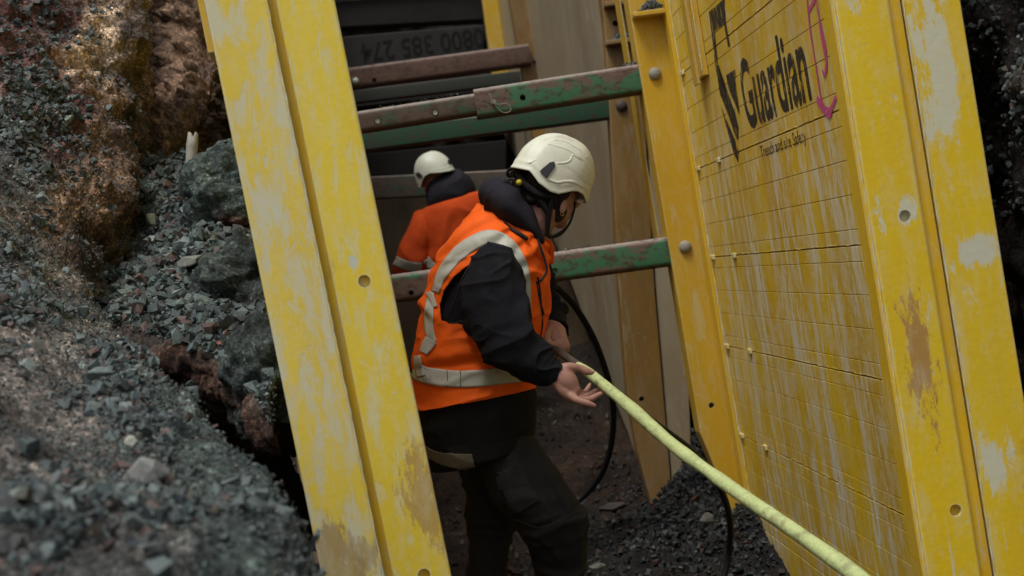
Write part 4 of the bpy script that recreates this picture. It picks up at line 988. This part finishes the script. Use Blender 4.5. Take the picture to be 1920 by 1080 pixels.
# far hand closed round the pipe
body += [tube([P(1036, 616, 4.50), P(1043, 626, 4.48), P(1048, 634, 4.47)], [.030, .034, .028], 16),
         fing([(1032, 618, 4.455), (1024, 632, 4.42), (1029, 643, 4.41), (1039, 647, 4.415)], [.016, .014, .0125, .010]),
         fing([(1050, 624, 4.46), (1060, 640, 4.44), (1064, 652, 4.44), (1060, 662, 4.46)], [.012, .0105, .0095, .008]),
         fing([(1046, 628, 4.455), (1054, 645, 4.43), (1056, 659, 4.435), (1050, 668, 4.46)], [.013, .0110, .0098, .008]),
         fing([(1040, 632, 4.45), (1045, 650, 4.425), (1046, 664, 4.43), (1041, 672, 4.46)], [.013, .0110, .0098, .008]),
         fing([(1034, 636, 4.45), (1036, 652, 4.43), (1037, 664, 4.435), (1032, 671, 4.46)], [.012, .0098, .0088, .007])]
near = resurface(body, .0036, 'person', M['skin'], 3, origin=(P(960, 1370, 4.5)[0], 4.5, .0))
tag(near, 'person in orange vest, charcoal hoodie and white helmet leaning over to guide the hose', 'person', 'workers in the trench')
# boots
for nm, (bx, by, bY, dx) in {'a': (1045, 1352, 4.5, .20), 'b': (922, 1345, 4.64, .18)}.items():
    a_ = P(bx, by, bY); a_[2] = .07
    mk('boot', *cat(tube([a_+(-.06, 0, -.02), a_+(.04, 0, -.022), a_+(dx, .05, -.035)], [.048, .05, .036], 16), tube([a_+(-.02, 0, .0), a_+(-.01, 0, .14)], [.055, .06], 16)), M['boot'], near)
# trousers
def wr_leg(s_): return lambda u, p, G: .011*folds(G, 6., 2., s_, (1, 1, 1.8))+.005*folds(G, 13., 2., s_+2)+0*folds(G, 7., 1.4, s_, (1, 1, 1.8))*np.clip(.4+n3(G, 3, 2, s_)*3, .1, 1)-.004+.005*n3(G, 16, 3, s_)+.004*np.exp(-((u-.47)/.06)**2)*np.sin(u*110+2*np.sin(p)+n3(G, 6, 2)*14)
lg1 = [(884, 805, 996, 780, 4.41, .10), (892, 850, 1004, 822, 4.395, .105), (905, 900, 1038, 868, 4.37, .105), (932, 945, 1068, 912, 4.35, .098), (962, 980, 1093, 952, 4.35, .09), (984, 1010, 1102, 990, 4.38, .085), (1000, 1050, 1100, 1040, 4.42, .078),
       (1004, 1110, 1090, 1105, 4.46, .072), (1000, 1230, 1078, 1228, 4.5, .066), (998, 1335, 1072, 1332, 4.5, .066)]
lg2 = [(850, 800, 965, 800, 4.52, .11), (858, 860, 970, 860, 4.54, .11), (868, 910, 976, 905, 4.57, .10), (874, 970, 973, 965, 4.60, .09), (877, 1030, 958, 1026, 4.61, .08), (877, 1100, 950, 1098, 4.62, .072), (880, 1220, 946, 1218, 4.63, .066), (884, 1330, 944, 1328, 4.64, .064)]
tr = mk('trousers', *cat(loftmesh(loftLR(lg1, 260, 140, wr_leg(1.))), loftmesh(loftLR(lg2, 220, 120, wr_leg(6.)))), M['trouser'], near)
bt_ = bvh_of(tr)
pk_ = [(936, 888), (974, 872), (1010, 938), (985, 962), (956, 948)]
o = mk('cargo_pocket', *polypatch(bt_, [(934, 886), (976, 876), (1012, 938), (962, 968)], .006), M['trouser'], tr); solid(o, .004)
mk('pocket_flap', *strip(bt_, [(936, 906), (960, 900), (986, 893)], 26, .011, 6, 6), M['trouser'], tr)
for pts in ([(974, 876), (990, 905), (1012, 938)], [(1018, 944), (1036, 962)], [(962, 968), (985, 978), (1012, 986), (1050, 978), (1088, 960)], [(945, 884), (974, 873)]):
    mk('seam', *cord(pts, .0013, bt_, .008, 4.3), M['stitch'], tr)
for pts in ([(900, 870), (915, 920), (940, 965), (975, 1020)], [(1005, 840), (1030, 900), (1062, 960), (1062, 1060)]):
    mk('seam', *cord(pts, .0011, bt_, .001, 4.3), M['stitch'], tr)
# black jacket showing below the vest
def wr_j(u, p, G): return .012*folds(G, 5.5, 1.3, 3., (1, 1, 1.6))*np.clip(.5+n3(G, 4, 2)*2, .2, 1)+.006*n3(G, 14, 3)-.006
jr = [(786, 700, 1008, 690, 4.42, .165), (783, 745, 1006, 715, 4.42, .172), (782, 790, 1010, 755, 4.42, .178), (786, 830, 1008, 790, 4.43, .180), (792, 862, 1004, 818, 4.43, .178), (800, 880, 1000, 832, 4.43, .172), (815, 884, 985, 838, 4.43, .15)]
jk = mk('jacket', *loftmesh(loftLR(jr, 150, 220, wr_j), True), M['jacket'], near)
bj = bvh_of(jk)
o = mk('reflective_patch', *polypatch(bj, [(792, 831), (811, 843), (833, 849), (885, 852), (891, 880), (862, 879), (827, 871), (806, 860), (797, 848)], .003, 2), M['tapedirty'], jk)
solid(o, .0012)
# hoodie: sleeves and the body seen in the arm hole
def wr_s(seed, k0=.5): 
    def f_(u, p, G):
        el = np.exp(-((u-k0)/.16)**2)
        return .018*folds(G, 6.5, 2.4, seed, (1, 1, 1.9))*(.5+.8*el)+.008*folds(G, 13., 2.2, seed+3, (1, 1, 1.5))+.0045*n3(G, 22, 3, seed)-.006-.0022*np.sin(u*60+2.4*np.sin(p+1)+n3(G, 5, 3, seed)*16)*(.2+el)
    return f_
sl1 = [(896, 478, 945, 470, 4.30, .05), (876, 500, 968, 488, 4.27, .075), (864, 540, 982, 520, 4.24, .082), (862, 575, 989, 560, 4.21, .082), (872, 608, 995, 592, 4.18, .078), (889, 642, 1004, 618, 4.15, .073), (916, 675, 1020, 638, 4.13, .066),
       (952, 700, 1034, 654, 4.12, .058), (985, 714, 1043, 668, 4.115, .050), (1006, 721, 1047, 676, 4.112, .043), (1022, 722, 1050, 682, 4.11, .037), (1030, 722, 1053, 686, 4.11, .035)]
sl2 = [(945, 470, 1015, 462, 4.60, .07), (955, 510, 1036, 500, 4.66, .075), (960, 560, 1046, 540, 4.68, .07), (975, 600, 1054, 572, 4.66, .06), (1000, 620, 1060, 590, 4.58, .05), (1014, 626, 1064, 603, 4.52, .042), (1020, 628, 1066, 611, 4.50, .038)]
inner = [(906, 396, 998, 425, 4.43, .09), (866, 446, 1020, 462, 4.43, .165), (826, 508, 1022, 512, 4.43, .185), (804, 576, 1020, 572, 4.43, .175), (794, 640, 1012, 632, 4.43, .16), (794, 700, 1003, 690, 4.42, .155), (796, 730, 1000, 712, 4.42, .155)]
ho = mk('hoodie', *cat(loftmesh(loftLR(sl1, 240, 150, wr_s(2., .46))), loftmesh(loftLR(sl2, 120, 90, wr_s(5., .5))), loftmesh(loftLR(inner, 100, 140, lambda u, p, G: .006*folds(G, 8, 1.4)))), M['hoodie'], near)
bs = bvh_of(ho)
mk('cuff', *loftmesh(loftLR([(1022, 724, 1048, 681, 4.11, .037), (1030, 723, 1053, 686, 4.108, .034), (1034, 719, 1053, 689, 4.108, .031)], 14, 60), False), M['navy'], ho)
# hood bunched round the neck
def wr_h(u, p, G): return .013*folds(G, 6., 1.6, 8., (1.2, 1, 1))+.004*n3(G, 18, 3)-.006+.0035*np.sin(u*24+1.5*np.cos(p)+n3(G, 6, 2)*6)
hr = [(902, 372, 926, 340, 4.44, .05), (903, 392, 944, 337, 4.43, .105), (912, 410, 966, 350, 4.42, .13), (932, 424, 984, 366, 4.40, .14), (955, 438, 1000, 392, 4.39, .13), (978, 450, 1010, 420, 4.39, .11), (998, 458, 1016, 442, 4.40, .075)]
hood = mk('hood', *loftmesh(loftLR(hr, 150, 150, wr_h)), M['hood'], near)
# vest
arm_hole = [(829, 600), (826, 572), (834, 545), (852, 520), (874, 502), (900, 488), (925, 484), (950, 489), (968, 502), (978, 525), (983, 555), (985, 600), (996, 625), (940, 640), (905, 640), (872, 608), (850, 606)]
def wr_v(u, p, G):
    g = G.reshape(-1, 3); pj = projn(g); x, y = pj[:, 0].reshape(u.shape), pj[:, 1].reshape(u.shape)
    d = .020*folds(G, 5.0, 1.6, 4., (1, 1, 1.5))*np.clip(.45+n3(G, 3, 2, 9.)*2.5, .15, 1)+.005*n3(G, 15, 3, 2.)-.006
    # drag lines running up to the shoulder and a fold over the waist band
    d += .006*folds(G, 11., 2.2, 12., (1, 1, 1.3))
    d += .006*np.sin((x*.55+y)*.16+3*n3(G, 5, 2)*3)*np.exp(-((y-440)/70)**2)
    d += .010*np.exp(-((y-(668-.22*(x-840)))/14)**2)*np.exp(-((x-850)/60)**2)-.008*np.exp(-((y-(684-.12*(x-840)))/10)**2)*np.exp(-((x-850)/70)**2)
    d += .012*np.exp(-((y-(575+(x-800)*1.0))/10)**2)*np.exp(-((x-800)/22)**2)
    return d
vr = [(901, 384, 1000, 424, 4.43, .085), (880, 404, 1016, 440, 4.43, .13), (850, 440, 1028, 462, 4.43, .175), (826, 474, 1031, 490, 4.43, .195), (808, 512, 1032, 518, 4.43, .203), (797, 556, 1031, 556, 4.43, .20), (787, 600, 1026, 598, 4.43, .192), (780, 640, 1020, 634, 4.43, .185),
      (778, 680, 1014, 670, 4.43, .182), (778, 720, 1009, 700, 4.43, .184), (780, 752, 1006, 718, 4.43, .188), (781, 770, 1004, 728, 4.43, .19)]
Gv = loftLR(vr, 330, 420, wr_v); nu, nv, _ = Gv.shape; pj = projn(Gv.reshape(-1, 3)); F_ = gridfaces(nu, nv, True)
phv = np.tile(np.linspace(0, 2*math.pi, nv, endpoint=False), nu)
frontside = (np.sin(phv) < .05)
hole = inpoly(pj, arm_hole) & frontside
far_c = P(1004, 520, 4.62); farh = (np.linalg.norm((Gv.reshape(-1, 3)-far_c)*np.array([1, .6, .75]), axis=1) < .085) & (np.sin(phv) > .3)
# hem: dips at the back, keeps to the photographed curve
hemx = np.interp(pj[:, 0], [770, 800, 830, 870, 910, 950, 1000, 1020], [770, 769, 764, 755, 748, 740, 728, 724]); low = (pj[:, 1] > hemx+1) & frontside & (np.arange(len(pj)) > 200*nv)
bad = hole | farh | low; keep = ~bad[F_].any(1)
vest = mk('safety_vest', Gv.reshape(-1, 3), F_[keep], M['vest'], near); solid(vest, .004)
bv = bvh_of(vest)
binding = [(829, 600), (826, 572), (834, 545), (852, 520), (874, 502), (900, 488), (925, 484), (950, 489), (968, 502), (978, 525), (983, 555), (986, 600)]
def addstrip(nm, pts, w, mat, par, off=.0025, **k): o = mk(nm, *strip(bv, pts, w, off, **k), M[mat], par); return solid(o, .001)
addstrip('reflective_tape', [(817, 548), (826, 521), (842, 496), (862, 474), (888, 456), (914, 445), (940, 449), (962, 466), (978, 488), (987, 512), (990, 540), (990, 570), (989, 590), (992, 612)], [14, 19, 24, 27, 27, 26, 24, 20, 15, 11, 9, 10, 12, 9], 'tape', vest, n=10)
addstrip('reflective_tape', [(810, 548), (806, 570), (804, 600), (806, 622), (813, 642)], [10, 15, 18, 17, 13], 'tape', vest)
addstrip('reflective_tape', [(805, 548), (812, 560), (818, 576)], [10, 10, 8], 'tape', vest, .005)
addstrip('reflective_tape', [(795, 662), (802, 650), (810, 637)], [15, 22, 23], 'tape', vest, .005)
addstrip('reflective_tape', [(779, 692), (786, 698), (798, 703), (820, 707), (845, 710), (875, 711), (905, 709), (935, 705), (965, 702), (1003, 697)], 31, 'tape', vest, .004, n=10, across=9)
addstrip('reflective_tape', [(784, 668), (786, 685), (792, 706)], [12, 14, 16], 'tape', vest, .006)
for x in (840, 864): mk('tape_seam', *cord([(x, 695), (x+.5, 710), (x+.5, 726)], .0008, bv, .006, 4.2), M['stitch'], vest)
# collar, zip and cords
mk('collar', *tube([P(975, 445, 4.30), P(1000, 455, 4.30), P(1012, 475, 4.31), P(1020, 498, 4.33)], [.012, .016, .017, .012], 12), M['vest'], vest)
mk('collar', *tube([P(1018, 448, 4.44), P(1030, 462, 4.46), P(1033, 490, 4.48)], [.010, .014, .010], 12), M['vest'], vest)
mk('zip', *cord([(1008, 520), (1012, 545), (1015, 580), (1016, 610), (1008, 650), (1005, 662)], .0026, bv, .002, 4.3), M['black'], vest)
mk('drawcord', *cord([(1004, 434, 4.30), (1013, 462, 4.285), (1022, 490, 4.285), (1025, 508, 4.285), (1015, 525, 4.28), (1006, 530, 4.28)], .0042, None), M['black'], hood)
mk('drawcord', *cord([(945, 418), (958, 430), (972, 440), (985, 448)], [.003, .005, .0065, .0065], bv, .006, 4.3), M['black'], hood)
mk('drawcord', *cord([(1006, 530, 4.28), (1012, 560, 4.29), (1020, 590, 4.30)], .0028, None), M['black'], hood)
mk('side_cord', *cord([(886, 490, 4.235), (868, 520, 4.225), (856, 555, 4.23), (843, 586, 4.24), (838, 602, 4.25), (850, 606, 4.25), (866, 602, 4.24)], .0026, None), M['black'], vest)
# hair, headset and helmet
hv, hf = ellips(hd(-.014, 0, .004), (.098, .080, .112), FR, 90, 60); hv = hv+(hv-Hc)/np.linalg.norm(hv-Hc, axis=1)[:, None]*(fbm(hv*55, 4)*.012)[:, None]
loc = (hv-Hc) @ FR; hk = (loc[:, 0] < .036-.25*np.clip(-loc[:, 2], 0, 1)) & (loc[:, 2] > -.085)
hf = [q for q in hf if all(hk[i] for i in q)]; hair = mk('hair', hv, hf, M['hair'], near); solid(hair, .004)
for k in range(9):
    a_ = P(960+random.uniform(-4, 16), 322+random.uniform(0, 22), 4.42+random.uniform(-.03, .05)); r_ = random.uniform(.008, .014); t_ = np.linspace(0, 2*math.pi*1.4, 10)
    mk('curl', *tube(np.array([a_+np.array([r_*math.cos(q), .004*q, r_*math.sin(q)]) for q in t_]), .0028, 6, 3), M['hair'], hair)
mk('beard', *ellips(hd(.022, .034, -.066), (.040, .030, .044), FR), M['hair'], near)
rim = [(-1, 1), (-.76, 4), (-.5, -11), (-.2, -18), (0, -16), (.15, -8), (.3, 0), (.45, 4), (.65, 3), (.86, -6), (1, -5)]
hm, (hc_, hF, hD, hU) = helmet((1030, 346), 73.5, math.radians(24), 95, .114, 4.40, rim, near, .05)
bh = bvh_of(hm)
for q_, r_ in (([(1030, 270), (1050, 275), (1070, 283), (1088, 295), (1105, 315)], .0075), ([(1046, 306), (1060, 305), (1070, 300), (1075, 290), (1088, 298), (1107, 322)], .0065), ([(1030, 337), (1045, 342), (1060, 340), (1075, 341), (1092, 350)], .0075), ([(1040, 262), (1062, 266), (1084, 279), (1100, 295)], .0065), ([(970, 297), (990, 305), (1004, 300)], .005)):
    mk('rib', *cord(q_, r_, bh, -r_*.72, 4.3, 8), M['helmet'], hm)
o = mk('side_vent', *polypatch(bh, [(1012, 321), (1031, 305), (1039, 304), (1040, 312), (1025, 334)], .0025, 1.0), M['grey_plastic'], hm, False); solid(o, .003)
o = mk('side_vent', *polypatch(bh, [(1015, 318), (1030, 306), (1038, 305), (1024, 317)], .0045, 1.0), M['rust'], hm, False)
mk('goggle_clip', *tube([P(1109, 335, 4.44), P(1105, 350, 4.43), P(1100, 362, 4.42)], [.004, .007, .005], 8), M['black'], hm)
mk('peak', *tube([P(1085, 377, 4.40), P(1094, 374, 4.42), P(1101, 366, 4.46)], [.006, .008, .006], 12), M['helmet'], hm)
hb = mk('headband', *cat(tube([P(968, 318, 4.37), P(984, 342, 4.345), P(1008, 362, 4.33), P(1030, 368, 4.325)], [.009, .014, .014, .010], 12), tube([P(990, 352, 4.345), P(1015, 378, 4.34), P(1028, 398, 4.34)], [.010, .012, .010], 10)), M['black'], near)
mk('adjusting_knob', *tube([P(974, 342, 4.36), P(973.5, 342, 4.335)], [.0095, .0095], 20, 1), M['yellow_plastic'], hb)
mk('adjusting_knob', *tube([P(974, 342, 4.345), P(973.5, 342, 4.33)], [.004, .004], 12, 1), M['grey_plastic'], hb)
cs = mk('chin_strap', *cat(tube([P(1036, 362, 4.335), P(1032, 385, 4.335), P(1028, 410, 4.345), P(1026, 440, 4.36)], [.007, .009, .009, .007], 8),
     tube([P(1078, 380, 4.40), P(1076, 396, 4.41), P(1067, 420, 4.42), P(1052, 437, 4.40), P(1035, 444, 4.38), P(1022, 440, 4.37)], [.0035, .0035, .004, .0065, .0055, .004], 10)), M['black'], near)
mk('earring', *tube([P(1053, 397, 4.325), P(1051, 402, 4.325), P(1054, 405, 4.325), P(1057, 402, 4.325), P(1056, 397, 4.325)], .0012, 6, 4), M['gold'], near)
for q, r_ in (((1112, 696.5, 4.094), .0045),):
    mk('fingernail', *ellips(P(*q), (.006, .0015, .0035)), M['nail'], near)

# ---- farther worker ------------------------------------------------
Y2 = 9.2
fr2 = frame((-.75, .55, -.35), (-.3, .1, .93)); a2, s2_, u2 = fr2.T; H2 = P(818, 338, Y2)
b2 = [ellips(H2, (.095, .076, .11), fr2), ellips(H2+a2*.04-u2*.06, (.06, .056, .055), fr2), ellips(H2+a2*.1-u2*.02, (.018, .013, .02), fr2), ellips(H2-s2_*.078-u2*.02, (.016, .008, .028), fr2), ellips(H2+s2_*.078-u2*.02, (.016, .008, .028), fr2),
      tube([H2-u2*.05, P(840, 400, Y2)], [.058, .07], 16), tube([P(845, 395, Y2), P(850, 480, Y2), P(860, 580, Y2-.05), P(865, 640, Y2)], [.11, .16, .15, .15], 20),
      tube([P(800, 412, Y2-.05), P(770, 470, Y2-.1), P(762, 510, Y2+.1), P(770, 540, Y2+.35)], [.06, .05, .045, .03], 14), tube([P(900, 395, Y2+.1), P(925, 470, Y2+.15), P(915, 540, Y2+.4)], [.06, .05, .03], 14),
      tube([P(845, 640, Y2), P(835, 720, Y2+.15), P(845, 800, Y2+.05)], [.09, .07, .05], 14), tube([P(880, 640, Y2), P(890, 720, Y2+.1), P(890, 800, Y2)], [.09, .07, .05], 14)]
for hx, hy in ((772, 545), (915, 545)):
    c_ = P(hx, hy, Y2+.4); b2.append(ellips(c_, (.045, .05, .028)))
    for k in range(4): b2.append(tube([c_+np.array([-.03+.02*k, .03, 0]), c_+np.array([-.032+.021*k, .07, -.01]), c_+np.array([-.03+.02*k, .09, -.035])], [.011, .010, .008], 10, 3))
    b2.append(tube([c_+np.array([.035, 0, 0]), c_+np.array([.055, .03, -.01]), c_+np.array([.05, .055, -.02])], [.013, .011, .009], 10, 3))
far = resurface(b2, .006, 'person', M['skin'], 3, origin=(P(860, 800, Y2)[0], Y2, .5))
tag(far, 'person in dark orange jacket and white helmet seen from behind deeper in the trench', 'person', 'workers in the trench')
def w2(u, p, G): return .022*folds(G, 4., 1.4, 2.)*np.clip(.5+n3(G, 3, 2)*2, .2, 1)+.006*n3(G, 14, 2)-.01
j2 = [(812, 382, 890, 358, Y2, .10), (785, 397, 915, 362, Y2, .17), (768, 425, 935, 405, Y2, .19), (778, 470, 935, 470, Y2, .19), (790, 530, 930, 535, Y2, .18), (797, 600, 925, 600, Y2-.03, .18), (805, 640, 920, 640, Y2-.03, .18)]
a1_ = [(775, 400, 830, 402, Y2-.02, .08), (763, 425, 822, 432, Y2-.06, .095), (752, 452, 812, 464, Y2-.08, .095), (741, 480, 800, 498, Y2-.08, .09), (733, 503, 790, 522, Y2-.02, .08), (738, 520, 790, 545, Y2+.1, .07), (750, 530, 795, 555, Y2+.3, .06)]
jk2 = mk('jacket', *cat(loftmesh(loftLR(j2, 130, 150, w2)), loftmesh(loftLR(a1_, 120, 100, w2)), tube([P(912, 400, Y2+.1), P(932, 470, Y2+.15), P(918, 540, Y2+.35)], [.09, .08, .06], 16)), M['vest2'], far)
bb = bvh_of(jk2)
o = mk('reflective_tape', *strip(bb, [(734, 484), (750, 493), (768, 499), (790, 501)], 17, .005), M['tape'], jk2); solid(o, .002)
o = mk('reflective_tape', *strip(bb, [(799, 486), (812, 500), (845, 505), (880, 503)], 15, .005), M['tape'], jk2); solid(o, .002)
mk('trousers', *loftmesh(loftLR([(808, 620, 918, 620, Y2, .16), (808, 700, 918, 700, Y2+.05, .15), (812, 790, 912, 790, Y2, .13)], 60, 80, w2)), M['trouser'], far)
mk('boot', *tube([P(835, 805, Y2), P(830, 808, Y2+.12)], [.05, .04], 12), M['boot'], far); mk('boot', *tube([P(890, 805, Y2), P(888, 808, Y2+.12)], [.05, .04], 12), M['boot'], far)
h2r = [(798, 350, 834, 318, Y2, .08), (797, 375, 856, 318, Y2, .12), (801, 390, 880, 326, Y2, .14), (812, 397, 893, 346, Y2, .14), (838, 397, 895, 364, Y2, .11)]
mk('hood', *loftmesh(loftLR(h2r, 90, 90, lambda u, p, G: .02*folds(G, 5., 1.3, 1.)-.01)), M['hood'], far)
hm2, _ = helmet((818, 334), 37, math.radians(-24), 50, .118, Y2-.02, [(-1, -2), (-.8, -6), (-.6, 2), (-.3, 10), (0, 11), (.4, 5), (.8, 1), (1, 0)], far, -.04)
bh2 = bvh_of(hm2)
o = mk('side_vent', *polypatch(bh2, [(779, 325), (786, 323), (793, 329), (791, 334), (783, 331)], .004, .8), M['grey_plastic'], hm2, False)
o = mk('side_vent', *polypatch(bh2, [(838, 302), (842, 298), (847, 308), (842, 309)], .004, .8), M['grey_plastic'], hm2, False)
